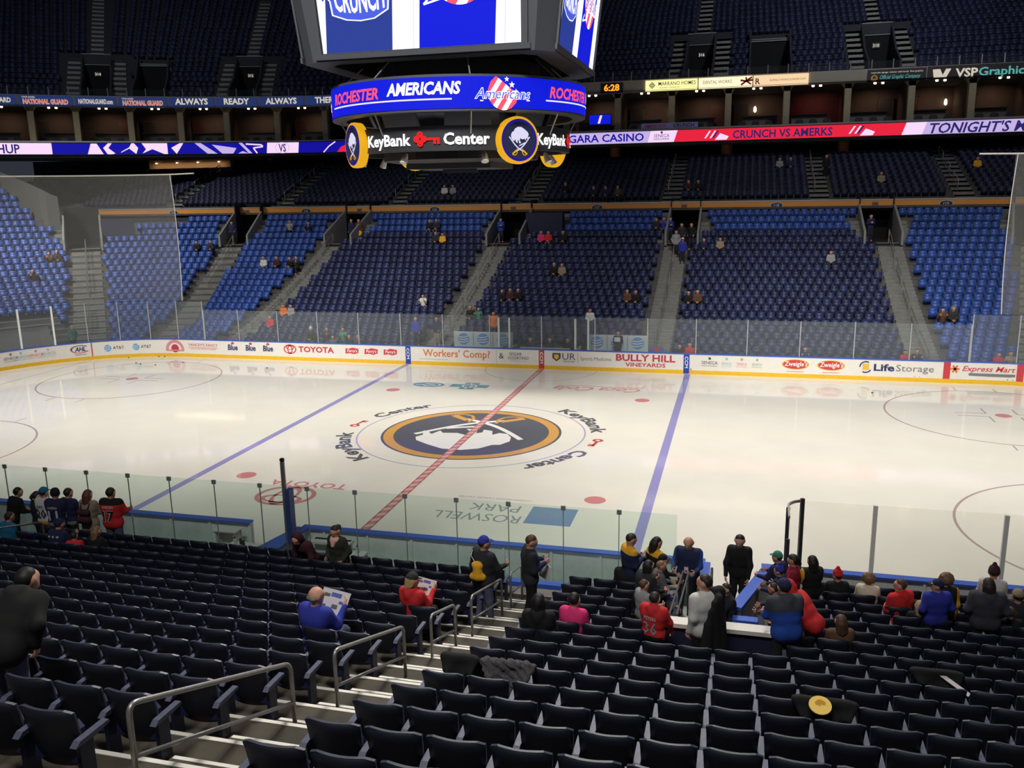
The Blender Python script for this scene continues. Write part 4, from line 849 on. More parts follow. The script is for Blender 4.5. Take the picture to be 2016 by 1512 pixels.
for k, (a, c) in enumerate(zip(pil[:-1], pil[1:])):
    qa, na = ADP.at(a); M = lambda s, off, z: Matrix(((-ADP.at(s)[1][1], -ADP.at(s)[1][0], 0, ADP.at(s)[0][0]+ADP.at(s)[1][0]*off), (ADP.at(s)[1][0], -ADP.at(s)[1][1], 0, ADP.at(s)[0][1]+ADP.at(s)[1][1]*off), (0, 0, 1, z), (0, 0, 0, 1)))
    # local x along the fascia, local y away from the ice
    b = MB(); m = M(a, -.7, 13.1); b.box((-.24, -.3, 0), (.24, .3, 3.9), m); b.prism([(-.5, 3.9), (.5, 3.9), (.24, 3.5), (-.24, 3.5)], -.3, .3, m @ Matrix(((1, 0, 0, 0), (0, 0, 1, 0), (0, 1, 0, 0), (0, 0, 0, 1))))
    b.mi(1); b.box((-.1, .3, 0), (.1, 5.4, 3.9), m); struct(b.build('column', [M_PIL, M_SW]), 'beige pillar between suites')
    md = (a+c)/2; w = c-a; vis_n += 1; nth = NTH[min(k, 23)]; side = rs.choice((-.3, .3))
    if -19 < md < -5.5: continue
    m = M(md+side, -3.9, 14.0); e = empty('suite_counter', m.translation, 'grey bar counter inside the %s suite from the left' % nth, 'counter', 'suite counters')
    b = MB(); b.box((-1.35, -.05, 0), (1.35, .35, 1.0), m); b.build('front', M_CTR, e); b = MB(); b.box((-1.42, -.2, 1.0), (1.42, .45, 1.07), m); b.build('top', M_TOP, e)
    for j in range(3):
        mm = M(md-1.1+j*1.05, -2.4, 13.5); b = MB(); b.prism([(-.3, .42), (.3, .42), (.3, .95), (.2, 1.08), (-.2, 1.08), (-.3, .95)], .22, .3, mm @ Matrix(((1, 0, 0, 0), (0, 0, 1, 0), (0, 1, 0, 0), (0, 0, 0, 1))))
        b.box((-.3, -.3, .38), (.3, .26, .47), mm); b.box((-.34, -.25, .47), (-.29, .2, .66), mm); b.box((.29, -.25, .47), (.34, .2, .66), mm); b.box((-.05, -.05, 0), (.05, .05, .4), mm); b.box((-.25, -.22, 0), (.25, .22, .04), mm)
        tag(b.build('suite_chair', M_CHAIR), 'dark suite chair, %s of three, in the %s suite from the left' % (NTH[j], nth), 'chair', 'chairs in the suites')
    b = MB(); m = M(md-1.2 if k % 3 else md+1.25, -5.85, 14.0); b.box((-.5, 0, 0), (.5, .08, 2.2), m); b.mi(1); b.box((-.58, -.03, 0), (-.5, .1, 2.28), m); b.box((.5, -.03, 0), (.58, .1, 2.28), m); b.box((-.58, -.03, 2.2), (.58, .1, 2.28), m); struct(b.build('door_%d' % (k+1), [mat('suite_door', S(70, 36, 32), .6) if k % 2 else M_CHAIR, M_SW]))
    if k in (8, 9): continue
    for j in (0, 1):
        p = M(md-.3+j*.55, -1.0, 16.86); b = MB(); b.lathe([(.03, 0), (.1, .02), (.1, .13)], 10, p); tag(b.build('downlight', led('downlight', (1, .72, .45), 5)), '%s warm downlight of the pair in the %s suite from the left' % (['left', 'right'][j], nth), 'light', 'suite downlights')
    l = bpy.data.lights.new('suite_lamp', 'AREA'); l.shape = 'RECTANGLE'; l.size = 1.6; l.size_y = .4; l.energy = 17; l.color = (1, .68, .45) if k != 17 else (1, .25, .22); l.spread = RD(150)
    o = bpy.data.objects.new('suite_lamp', l); COL.objects.link(o); p = M(md+.3, -4.6, 16.85); o.matrix_world = p @ Matrix.Rotation(RD(20), 4, 'X')
for s, lb in ((near(ADP, -51, 27), 'far left suite'), (4.0, 'suite left of the first pillar right of the scoreboard'), (10.9, 'suite above the led word CRUNCH'), (25.6, 'suite under the black banner')):
    q, n = ADP.at(s); b = MB(); b.lathe([(.03, 14.9), (.12, 15.0), (.1, 15.3), (.03, 15.4)], 10, Matrix.Translation((q[0]-n[0]*5.9, q[1]-n[1]*5.9, .6))); tag(b.build('wall_lamp', led('downlight', (1, .72, .45), 5)), 'glowing amber wall lamp in the '+lb, 'light')
e = empty('suite_television', (-1.6, 43.4, 14.62), 'small blue television screen beside the scoreboard ring', 'television')
b = MB(); b.box((-2.6, 43.4, 14.7), (-.7, 43.46, 15.55)); b.box((-1.9, 43.36, 14.62), (-1.4, 43.5, 14.7)); b.build('case', M_BLACK, e); b = MB(); b.quad((-2.55, 43.39, 14.74), (-.75, 43.39, 14.74), (-.75, 43.39, 15.5), (-2.55, 43.39, 15.5)); b.mi(1); b.quad((-1.85, 43.385, 14.8), (-1.65, 43.385, 14.8), (-1.45, 43.385, 15.45), (-1.65, 43.385, 15.45)); b.build('screen', [L_ROY, L_WH], e)
b = MB(); b.box((-2.75, 43.3, 13.1), (-.5, 43.9, 14.62)); tag(b.build('cabinet', M_CHAIR), 'dark cabinet under the blue television', 'cabinet')
b = MB(); b.box((2.2, 39.78, 14.03), (6.6, 39.86, 14.42)); b.mi(1); F = flat((0, 39.77, 14.05), (1, 0, 0), (0, 0, 1)); put(b, letters('CRUNCH', .26, .02, 0, 1.6), lambda x, y, d=0: F(x+5.5, y+.04, d)); b.mi(2); put(b, letters('AMERICANS', .24, .02, 0, 1.7), lambda x, y, d=0: F(x+3.3, y+.04, d)); tag(b.build('hanging_banner', [mat('lilac_cloth', S(160, 160, 214), .7), M_NAVYWALL, A_['red']]), 'lilac team banner draped on the suite sill right of the scoreboard', 'banner')
# adverts on the fascia
adv = lambda s, z=17.0: ADP.F(s, z)
def fboard(x0, x1, z0, z1, back, fn, mats, label, cat='advert board', th=.1):
    q, _ = ADP.at((x0+x1)/2); e = empty('advert_board', (q[0], q[1], (z0+z1)/2), label, cat, 'boards on the suite fascia')
    b = MB(); sweep(b, ADP, x0, x1, [(.02, z0), (.02, z1), (.02+th, z1), (.02+th, z0)]); b.build('board', back, e)
    b = MB(); fn(b, ADP.F((x0+x1)/2, z0), .03+th); b.build('lettering', mats, e); return e
M_NG1 = led('guard_blue', S(38, 54, 104), .8); M_LT = led('letter_cream', S(214, 204, 186), .8); M_LR = led('letter_red', S(226, 84, 62), .8)
pl = [near(ADP, -51.4, 27.4), near(ADP, -47.9, 30.5), near(ADP, -44.5, 32.7), near(ADP, -41.8, 34.8), near(ADP, -38.4, 37), near(ADP, -34.8, 38.4), near(ADP, -31.3, 39.8), near(ADP, -27.7, 40.8), -23.4]
words = ['NATIONAL GUARD', 'NATIONAL GUARD', 'NATIONALGUARD.com', 'NATIONAL GUARD', 'ALWAYS', 'READY', 'ALWAYS', 'THERE']
for k, (a, c, t) in enumerate(zip(pl[:-1], pl[1:], words)):
    w = c-a-.3
    def fn(b, F, o, t=t, k=k, w=w):
        red = k in (1, 3); b.mi(0); put(b, letters(t, .5 if len(t) < 10 else .38, .035 if not red else .06, 0, w*.86 if len(t) > 10 else None), lambda x, y, d=0: F(x, y+(.2 if not red else .12), d), o)
        if red: b.mi(1); put(b, letters(t, .38, .015, 0, w*.84), lambda x, y, d=0: F(x, y+.12, d), o+.006); b.mi(0); put(b, letters('YOUR GUARD', .14, .01, 0, w*.25), lambda x, y, d=0: F(x-w*.32, y+.58, d), o)
    fboard(a+.1, c-.1, 17.02, 17.8, M_NG1, fn, [M_LT, M_LR], 'lit blue board reading %s, %s from the left' % (t.lower().replace('.com', ' dot com') if k > 1 else t.lower(), NTH[k]))
def clock(b, F, o):
    b.mi(0); put(b, letters('6:28', .5, .03, 0, 1.25), lambda x, y, d=0: F(x, y+.16, d), o)
fboard(-1.25, .55, 16.98, 17.74, M_BLACK, clock, [led('amber', S(255, 140, 30), 1.6)], 'black digital clock showing 6:28 in amber digits', 'clock')
L_YL, L_CR, L_PE = led('sign_yellow', S(255, 246, 168), 1), led('sign_cream', S(255, 240, 200), 1), led('sign_peach', S(242, 208, 164), .95)
M_OL, M_BR = mat('sign_olive', S(150, 128, 60), .6), mat('sign_brown', S(120, 90, 60), .6); M_FR = mat('sign_red', S(214, 40, 40), .5)
def s1(b, F, o): b.mi(0); put(b, letters('MARRANO HOMES', .3, .005, 0, 2.9), lambda x, y, d=0: F(x+.45, y+.38, d), o); put(b, letters("BUILDING TOMORROW'S", .12, 0, 0, 1.6), lambda x, y, d=0: F(x-.1, y+.16, d), o); shp(b, [[(p[0]-1.5, p[1]+.42) for p in q] for q in ring2(.18, .26, 4)+ring2(.06, .12, 8)], F, o, 0)
fboard(2.35, 6.4, 16.98, 17.78, L_YL, s1, [M_OL], 'lit yellow home builder sign beside the clock')
def s2(b, F, o): b.mi(0); put(b, letters('DENTAL WORKS', .26, .0, 0, 2.2), lambda x, y, d=0: F(x-.6, y+.34, d), o); shp(b, line2([(1.2, .15), (1.6, .45), (2.0, .7)], .14)+line2([(1.15, .5), (1.6, .42), (2.1, .5)], .14)+line2([(1.55, .72), (1.62, .4), (1.95, .18)], .12), F, o, 1)
fboard(6.5, 10.55, 16.98, 17.78, L_CR, s2, [mat('sign_faint', S(190, 176, 120), .6), M_FR], 'lit cream sign with a red leaping figure')
def s3(b, F, o): b.mi(0); put(b, letters('R', .44, .02), lambda x, y, d=0: F(x-1.7, y+.16, d), o); put(b, letters('BUFFALO WORLD JUNIORS.COM', .15, 0, 0, 2.6), lambda x, y, d=0: F(x+.5, y+.34, d), o)
fboard(10.65, 14.7, 16.98, 17.78, L_PE, s3, [M_BR], 'lit peach sign with small brown print')
def s4(b, F, o):
    b.mi(0); put(b, letters('corporate signage  interior wall murals  fleet graphics', .12, 0, 0, 3.6), lambda x, y, d=0: F(x, y+.62, d), o); shp(b, [disc2(.24, 20, (-1.55, .28))], F, o, 2); shp(b, [[(p[0]*.2-1.55, p[1]*.2+.26) for p in BUFF]], F, o+.004, 3)
    b.mi(1); put(b, letters('Official Graphic Company', .3, 0, .4, 2.8), lambda x, y, d=0: F(x+.25, y+.2, d), o)
fboard(18.9, 22.95, 16.9, 17.78, M_BLACK, s4, [M_LT, led('letter_teal', S(96, 180, 176), .7), M_GOLD, M_OV], 'black banner in teal script lettering')
def s5(b, F, o):
    shp(b, [[(-5.35, .12), (-5.45, .7), (-4.95, .72), (-4.75, .3), (-4.55, .72), (-4.2, .72), (-4.5, .12)]], F, o, 0); b.mi(0); put(b, letters('VSP', .6, .03, 0, 1.5), lambda x, y, d=0: F(x-3.15, y+.12, d), o); b.mi(1); put(b, letters('Graphic', .6, .02, 0, 3.0), lambda x, y, d=0: F(x-.85, y+.14, d), o); b.mi(0); put(b, letters('Group', .6, .03, 0, 2.5), lambda x, y, d=0: F(x+1.95, y+.14, d), o)
fboard(23.05, 34.6, 16.9, 17.82, mat('banner_charcoal', S(62, 58, 58), .7), s5, [M_LT, MATS['led_letter_teal']], 'wide charcoal banner with white and teal printer name')

# ================================================================== UPPER BOWL
zu = lambda i: 17.55+.525*i
du = lambda i: 1.2+.868*i
def apos(s, d): q, n = ADP.at(s); return (q[0]-n[0]*d, q[1]-n[1]*d), (-n[1], n[0]), n
UV = [(near(ADP, -42.9, 34.0), 1.1, True), (near(ADP, -32.9, 39.2), 1.1, True), (6.35, 1.05, True), (20.15, 1.05, True), (near(ADP, -39.9, 36.1), 1.25, False), (11.9, 1.5, False)]
us = sorted(set([round(x, 2) for x in np.arange(ADP.s[0]+1, 36, 1.4)]+[round(c+k*w, 2) for c, w, _ in UV for k in (-1, 1)]))
M_UD = mat('upper_deck', S(60, 60, 66), .9, noise=.15)
b = MB()
for a, c in zip(us[:-1], us[1:]):
    for i in range(-1, 26):
        if any(abs((a+c)/2-x) < w for x, w, st_ in UV) and 0 <= i <= 6: continue
        P = lambda s, d, z: (*apos(s, d)[0], z)
        b.quad(P(a, du(i)-.72, zu(i)), P(c, du(i)-.72, zu(i)), P(c, du(i)+.148, zu(i)), P(a, du(i)+.148, zu(i)))
        b.quad(P(a, du(i)+.148, zu(i)), P(c, du(i)+.148, zu(i)), P(c, du(i)+.148, zu(i+1)), P(a, du(i)+.148, zu(i+1)))
struct(b.build('floor_upper_bowl', M_UD), 'steep stepped deck of the dark upper bowl')
b = MB(); sweep(b, ADP, ADP.s[0]+1, 35.9, [(-23.2, 30), (-23.2, 40), (-23.5, 40), (-23.5, 30)], 3); struct(b.build('wall_upper_back', mat('upper_back', S(26, 28, 38), .9)))
items = []; s = ADP.s[0]+2
for i in range(0, 25):
    s = ADP.s[0]+2
    while s < 34:
        p, t, n = apos(s, du(i)); p2 = apos(s+.01, du(i))[0]; kk = max(.3, math.hypot(p2[0]-p[0], p2[1]-p[1])/.01)
        ok = not any(abs(s-c) < (w+(1.5 if st_ else .2) if i <= 8 else (.6 if st_ else 0)) and not (i > 7 and not st_) for c, w, st_ in UV)
        if ok: items.append((p[0], p[1], zu(i), t[0], t[1], n[0], n[1]))
        s += .5215/kk
mass('upper_bowl_seats', items, mat('upper_navy_seat', S(42, 47, 74), .45, island=.3), 'dark navy seats filling the upper bowl')
for c, w, st_ in UV:
    q, t, n = apos(c, du(0)-.72); M = Matrix(((t[0], -n[0], 0, q[0]), (t[1], -n[1], 0, q[1]), (0, 0, 1, zu(0)), (0, 0, 0, 1)))
    H = zu(7)-zu(0)
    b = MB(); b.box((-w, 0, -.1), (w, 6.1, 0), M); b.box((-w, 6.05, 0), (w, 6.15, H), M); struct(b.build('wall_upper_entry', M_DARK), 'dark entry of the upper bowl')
    T = Matrix(((0, 0, 1, 0), (1, 0, 0, 0), (0, 1, 0, 0), (0, 0, 0, 1))); b = MB()
    for sg in (-1, 1):
        x0, x1 = sorted((sg*w, sg*(w+.15))); b.prism([(0, 0), (.2, .95), (3.2, H*.62), (6.1, H*.62) if 0 else (6.1, H+.9), (6.1, 0)], x0, x1, M @ T)
    b.box((-w-.15, 6.0, H-.05), (w+.15, 6.2, H+.9 if st_ else H+.15), M); b.mi(1); b.box((-w, 5.9, H-.06), (w, 6.0, H+.02) if not st_ else (w, 6.0, H+.0), M); b.box((-w-.1, 5.96, H+.86 if st_ else H+.1), (w+.1, 6.22, H+.93 if st_ else H+.17), M)
    struct(b.build('trim_upper_entry', [M_UD, M_GREY]), 'parapet around an upper bowl entry')
    if st_:
        b = MB()
        for sg in (-1, 1):
            for i in range(0, 9): x0, x1 = sorted((sg*(w+.15), sg*(w+1.3))); b.box((x0, .868*i, .525*i-.4), (x1, .868*i+.87, .525*i+.01), M); b.box((x0, .868*i-.43, .525*i-.6), (x1, .868*i, .525*i-.26), M)
        for i in range(8, 24): b.box((-.55, .868*i, .525*i-.4), (.55, .868*i+.87, .525*i+.015), M); b.box((-.55, .868*i-.43, .525*i-.6), (.55, .868*i, .525*i-.26), M)
        struct(b.build('trim_upper_stairs', mat('upper_steps', S(150, 148, 140), .9)), 'concrete stairs beside an upper bowl entry')
        F = lambda x, y, d=0: M @ Vector((x, 5.88-d, H*.74+y)); b = MB(); b.box((-.3, 5.9, H*.74-.1), (.3, 5.98, H*.74+.32), M); b.mi(1); put(b, letters('3%d' % (10+int(abs(c)) % 10), .24, .02), F, 0)
        tag(b.build('entry_sign', [M_BLACK, M_LT]), 'small white numbered sign in the upper entry, %s from the left' % NTH[[0, 1, 2, 3][[x[0] for x in UV if x[2]].index(c)]], 'sign', 'upper bowl entry signs')
e = empty('guard_rail', (0, 41.2, 17.9), 'glass guard rail on short posts along the front of the upper bowl', 'railing')
b = MB(); k = 0
for s in np.arange(near(ADP, -53, 26), 32, 1.5):
    q, n = ADP.at(s); bb = MB(); bb.tube([(q[0]-n[0]*.2, q[1]-n[1]*.2, 17.85), (q[0]-n[0]*.2, q[1]-n[1]*.2, 18.55)], .045, 6); bb.build('post', M_STEEL, e)
b = MB(); sweep(b, ADP, near(ADP, -53, 26), 32, [(-.2, 17.9), (-.2, 18.45), (-.21, 18.45), (-.21, 17.9)]); b.build('pane', glassmat('rail_glass', (.95, .96, .97), .02, (.5, .5, .5), .02), e)
# ================================================================== CENTRE SCOREBOARD
CX, CY = -.13, .1
sb = empty('scoreboard', (CX, CY, 13), 'huge four sided hanging scoreboard with curved led ring and disc emblems', 'scoreboard')
M_SBF = mat('scoreboard_frame', S(70, 72, 80), .5, .2); M_SBD = mat('scoreboard_dark', S(34, 35, 42), .6)
def octo(h, ch): g = h+.32; return [(CX+x, CY+y) for x, y in ((-g+ch, -h), (g-ch, -h), (g, -h+ch), (g, h-ch), (g-ch, h), (-g+ch, h), (-g, h-ch), (-g, -h+ch))]
b = MB(); lo, hi, inn = octo(4.05, .55), octo(4.75, .6), octo(3.3, .4)
vs = [(*p, 13.8) for p in lo]+[(*p, 20) for p in hi]+[(*p, 13.8) for p in inn]+[(*p, 15.2) for p in inn]
fs = [(k, (k+1) % 8, 8+(k+1) % 8, 8+k) for k in range(8)]+[((k+1) % 8, k, 16+k, 16+(k+1) % 8) for k in range(8)]+[(16+(k+1) % 8, 16+k, 24+k, 24+(k+1) % 8) for k in range(8)]+[tuple(range(8, 16)), tuple(reversed(range(24, 32)))]
b.add(vs, fs); b.build('housing', M_SBF, sb)
M_SCR = [L_PW, L_DN, L_ROY, L_PINK, led('outline_blue', S(70, 90, 210), 1), led('shade_lilac', S(222, 214, 240), 1)]
def shield(b, F, cx, cy, r, off, iw, ir, ib):
    # striped round shield: slices of an ellipse, stars in the upper corner, script across
    N = 7; ca, sa = math.cos(RD(55)), math.sin(RD(55))
    for k in range(N):
        t0, t1 = -1+2*k/N, -1+2*(k+1)/N; P = []
        for t in np.linspace(t0, t1, 4): P.append((t, -math.sqrt(max(0, 1-t*t))))
        for t in np.linspace(t1, t0, 4): P.append((t, min(.45, math.sqrt(max(0, 1-t*t)))))
        P = [(cx+r*(sa*x+ca*y)*.95, cy+r*(-ca*x+sa*y)) for x, y in P]; shp(b, [P], F, off, ir if k % 2 == 0 else iw)
    for sx, sy, q in ((.2, .72, .16), (.52, .42, .2), (.78, .05, .16)):
        st = [(cx+r*(sx+q*(1 if j % 2 == 0 else .42)*math.sin(math.pi*j/5)), cy+r*(sy+q*(1 if j % 2 == 0 else .42)*math.cos(math.pi*j/5))) for j in range(10)]; shp(b, [st], F, off+.004, iw)
def script(b, F, cx, cy, w, h, off, io, ii):
    b.mi(io); put(b, letters('Americans', h, .035, .3, w*1.03), lambda x, y, d=0: F(x+cx, y+cy, d), off); b.mi(ii); put(b, letters('Americans', h*.97, .0, .3, w), lambda x, y, d=0: F(x+cx, y+cy, d), off+.004)
    shp(b, line2([(cx-w*.42, cy-h*.2), (cx+w*.5, cy-h*.12)], h*.1), F, off, io)
for k in range(4):
    R = Matrix.Rotation(RD(90*k), 4, 'Z'); tl = .7/6.2
    def F(x, y, d=0, R=R, D=4.05+.32*(k % 2)):
        p = R @ Vector((x, -(D+(.25+y)*tl+.03+d), 14.05+y)); return (CX+p.x, CY+p.y, p.z)
    b = MB(); b.mi(0); b.poly([F(-3.4, 0), F(3.4, 0), F(3.55, 4.9), F(-3.55, 4.9)])
    sl = .085
    for x0, x1, c in ((-3.28, -.93, 1), (.0, 2.55, 2)): shp(b, [[(x0, 0), (x1, 0), (x1+4.9*sl, 4.9), (x0+4.9*sl, 4.9)]], F, .004, c)
    shp(b, [[(-3.05, 0), (-3.0, 0), (-2.9, 4.9), (-2.95, 4.9)], [(-.22, 0), (-.17, 0), (.2, 4.9), (.15, 4.9)], [(2.85, 0), (2.9, 0), (3.2, 4.9), (3.15, 4.9)]], F, .003, 5)
    O = [(-1.0, 1.12), (-.5, .95), (0, .9), (.5, .95), (1.0, 1.2), (1.05, 1.6), (1.3, 1.75), (1.3, 2.6), (-1.5, 2.6), (-1.5, 1.8), (-1.35, 1.55), (-1.2, 1.7), (-1.05, 1.55)]
    for g, c, o in ((1.0, 0, .006), (.95, 4, .008)): shp(b, [[(-1.95+x*g, .02+1.6+(y-1.6)*g) for x, y in O]], F, o, c)
    b.mi(0); arcd = lambda x, y, d=0: F(-1.95+x, y+1.2+.14*x*x, d); put(b, letters('CRUNCH', .72, .03, 0, 1.75), arcd, .012)
    b.mi(4); put(b, letters('SYRACUSE', .3, .02, 0, 1.7), lambda x, y, d=0: F(-1.85+x, y+2.15, d), .012)
    shield(b, F, 1.5, 2.3, 1.1, .008, 0, 3, 4); shp(b, line2([(.55, 1.55), (.25, 1.28), (1.0, 1.45)], .06), F, .012, 0); script(b, F, 1.6, 1.85, 2.1, .55, .016, 0, 4)
    b.build('video_screen', M_SCR, sb)
    b = MB(); P = lambda x, y, d: F(x, y, d)
    for q in ([(-3.7, -.2), (3.7, -.2), (3.7, -.03), (-3.7, -.03)], [(-3.62, -.03), (-3.45, -.03), (-3.6, 5), (-3.8, 5)], [(3.45, -.03), (3.62, -.03), (3.8, 5), (3.6, 5)]):
        b.add([P(x, y, -.01) for x, y in q]+[P(x, y, .06) for x, y in q], [(3, 2, 1, 0), (4, 5, 6, 7)]+[(j, (j+1) % 4, 4+(j+1) % 4, 4+j) for j in range(4)])
    b.build('screen_bezel', M_SBF, sb)
def circ(r): p = Path([(CX+r*math.sin(RD(a)), CY-r*math.cos(RD(a))) for a in range(-180, 181, 3)]); p.s -= math.pi*r; return p
RG = circ(4.68)
b = MB(); sweep(b, RG, -14.6, 14.6, [(-.02, 12.02), (-.02, 13.16), (-.5, 13.16), (-.5, 12.02)], .3); b.build('ring_frame', M_SBF, sb)
b = MB(); b.mi(2); strip(b, RG.F(0, 12.1), -14.6, 14.6, 0, .98, .0, .3)
F = RG.F(0, 12.1)
for o in (-8.84, 0, 8.84):
    if not -14.5 < o-4.4 or o+1.6 > 14.5: continue
    b.mi(3); put(b, letters('ROCHESTER', .36, .03, .22, 2.75), lambda x, y, d=0: F(x+o-2.75, y+.4, d), .008); b.mi(0); put(b, letters('AMERICANS', .38, .035, .22, 2.55), lambda x, y, d=0: F(x+o+.23, y+.46, d), .008)
    b.mi(5); strip(b, F, o-4.3, o+1.2, .27, .32, .008, .4)
    if o+4 < 14.5: shield(b, F, o+2.9, .5, .56, .01, 0, 3, 4); script(b, F, o+2.9, .3, 1.9, .34, .018, 0, 4)
b.build('led_ring', M_SCR, sb)
SG = circ(4.1)
b = MB(); sweep(b, SG, -12.8, 12.8, [(-.02, 10.82), (-.02, 11.62), (-.3, 11.62), (-.3, 10.82)], .3); b.build('sign_ring', M_SBD, sb)
L_SW, L_SR, L_SY = led('sign_white', (1, 1, 1), 1.0), led('key_red', S(224, 34, 34), .9), led('disc_gold', S(244, 180, 30), .75)
for q in range(4):
    def FS(x, y, d=0, q=q): t = x+q*math.pi*4.1/2; t = t if t < 12.8 else t-2*math.pi*4.1; qq, n = SG.at(t); return (qq[0]+n[0]*d, qq[1]+n[1]*d, 11.02+y)
    b = MB(); b.mi(0); put(b, letters('KeyBank', .38, .03, 0, 1.93), lambda x, y, d=0: FS(x-1.4, y, d), .02); put(b, letters('Center', .38, .03, 0, 1.55), lambda x, y, d=0: FS(x+1.47, y, d), .02)
    b.build('sign_lettering', L_SW, sb); b = MB(); shp(b, key2(.56)+[p_ for cx_, cy_ in ((-.38, .0), (-.25, .14), (-.25, -.14), (-.12, 0)) for p_ in ring2(.045, .11, 12, c=(cx_, cy_))], lambda x, y, d=0: FS(x+.15, y+.18, d), .02, 0); b.build('key_emblem', L_SR, sb)['label'] = 'red key emblem'
    a = RD(45+90*q); n = Vector((math.sin(a), -math.cos(a), 0)); c = Vector((CX, CY, 11.13))+n*4.16; t = Vector((math.cos(a), math.sin(a), 0))
    M = Matrix(((t.x, 0, n.x, c.x), (t.y, 0, n.y, c.y), (0, 1, 0, c.z), (0, 0, 0, 1)))
    b = MB(); b.lathe([(.72, -.22), (.76, -.2), (.78, .0), (.77, .1), (.7, .12)], 40, M); o = b.build('emblem_disc', L_SY, sb); o['label'] = 'gold rimmed disc'
    FE = lambda x, y, d=0, M=M: M @ Vector((x, y, .125+d))
    b = MB(); shp(b, [disc2(.69, 40)], FE, .0, 0); shp(b, [disc2(.6, 40)], FE, .004, 1); emblem(b, FE, .55, .008, .002, 2, 3); f = b.build('disc_face', [led('disc_blue', S(34, 22, 140), .9), M_OV, led('disc_white', S(214, 210, 236), .9), L_SY], o)
    f['label'] = 'navy face with white bison over crossed sabres'
b = MB(); b.lathe([(2.2, 10.5), (2.9, 10.6), (3.0, 13.9), (2.6, 14.6)], 24, Matrix.Translation((CX, CY, 0))); b.build('core_drum', M_SBD, sb)
for k in range(8):
    a = RD(22.5+45*k); n = Vector((math.sin(a), -math.cos(a), 0)); t = Vector((math.cos(a), math.sin(a), 0)); c = Vector((CX, CY, 11.95))+n*3.2
    M = Matrix(((t.x, 0, n.x, c.x), (t.y, 0, n.y, c.y), (0, 1, 0, c.z), (0, 0, 0, 1))) @ Matrix.Rotation(RD(24), 4, 'X')
    b = MB(); b.box((-.8, -.34, -.04), (.8, .3, .04), M); b.build('under_panel', mat('under_panel', S(96, 100, 116), .6), sb)
    b = MB(); b.tube([c+n*1.2+Vector((0, 0, 1.2)), c+n*.3+Vector((0, 0, 1.95))], .025, 6); b.build('hanger_rod', M_STEEL, sb); b = MB(); b.tube([c+n*.7+Vector((0, 0, -.9)), c+n*1.2+Vector((0, 0, .1))], .03, 6); b.build('hanger_rod', M_STEEL, sb)
    d = (n*.5-Vector((0, 0, 1))).normalized(); p = Vector((CX, CY, 10.78))+n*3.5+t*.5
    b = MB(); b.tube([p, p+d*.12, p+d*.34, p+d*.36], [.06, .1, .13, .13], 12); b.build('spot_lamp', M_WHITE, sb)
b = MB(); b.box((CX-1.6, CY-1.6, 10.3), (CX+1.6, CY+1.6, 10.75)); b.box((CX-.4, CY-1.0, 10.15), (CX+.9, CY-.9, 10.3)); b.build('underside_box', M_SBF, sb)
for k in range(14):
    b = MB(); a = RD(k*27); r = 1.5+1.7*((k*37) % 10)/10; x, y = CX+r*math.sin(a), CY-r*math.cos(a); b.box((x-.2, y-.12, 13.3+.02*k), (x+.2, y+.12, 13.7+.02*k)); b.tube([(x, y, 13.7), (x, y, 15)], .03, 6); b.build('rigging_box', M_SBD, sb)
for n, (x, y, z) in zip(('316', '317', '320'), ((-72.5, 51.0, 31.5), (-53.6, 61.0, 30.8), (-2.6, 62.0, 31.2))): oval(x, y, z, n, .95, .42, 'dark oval sign reading %s at the top of the upper bowl' % n)
# ================================================================== PEOPLE
def snets(F, org, h):
    s = F < 0; nx, ny, nz = F.shape; acc = np.zeros((nx-1, ny-1, nz-1, 3)); cnt = np.zeros((nx-1, ny-1, nz-1)); quads = []
    ids = np.arange((nx-1)*(ny-1)*(nz-1)).reshape(nx-1, ny-1, nz-1)
    for ax in range(3):
        a = [slice(None)]*3; c = [slice(None)]*3; a[ax] = slice(0, -1); c[ax] = slice(1, None); fa, fc = F[tuple(a)], F[tuple(c)]
        I = np.argwhere((fa < 0) != (fc < 0))
        if len(I) == 0: continue
        f0 = fa[tuple(I.T)]; f1 = fc[tuple(I.T)]; p = I.astype(float); p[:, ax] += f0/(f0-f1)
        u, v = [(1, 2), (2, 0), (0, 1)][ax]; cells = []
        for du, dv in ((-1, -1), (0, -1), (0, 0), (-1, 0)):
            J = I.copy(); J[:, u] += du; J[:, v] += dv; cells.append(J)
        ok = np.all([(J >= 0).all(1) & (J < np.array([nx-1, ny-1, nz-1])).all(1) for J in cells], axis=0)
        p, I2, neg = p[ok], I[ok], (f0 < 0)[ok]; cells = [J[ok] for J in cells]
        for J in cells: np.add.at(acc, tuple(J.T), p); np.add.at(cnt, tuple(J.T), 1)
        q = np.stack([ids[tuple(J.T)] for J in cells], 1); q[~neg] = q[~neg][:, ::-1]; quads.append(q)
    Q = np.concatenate(quads); used_ = np.unique(Q); remap = np.full(ids.size, -1); remap[used_] = np.arange(len(used_))
    V = (acc.reshape(-1, 3)[used_]/cnt.reshape(-1)[used_][:, None])*h+org
    return V, remap[Q]
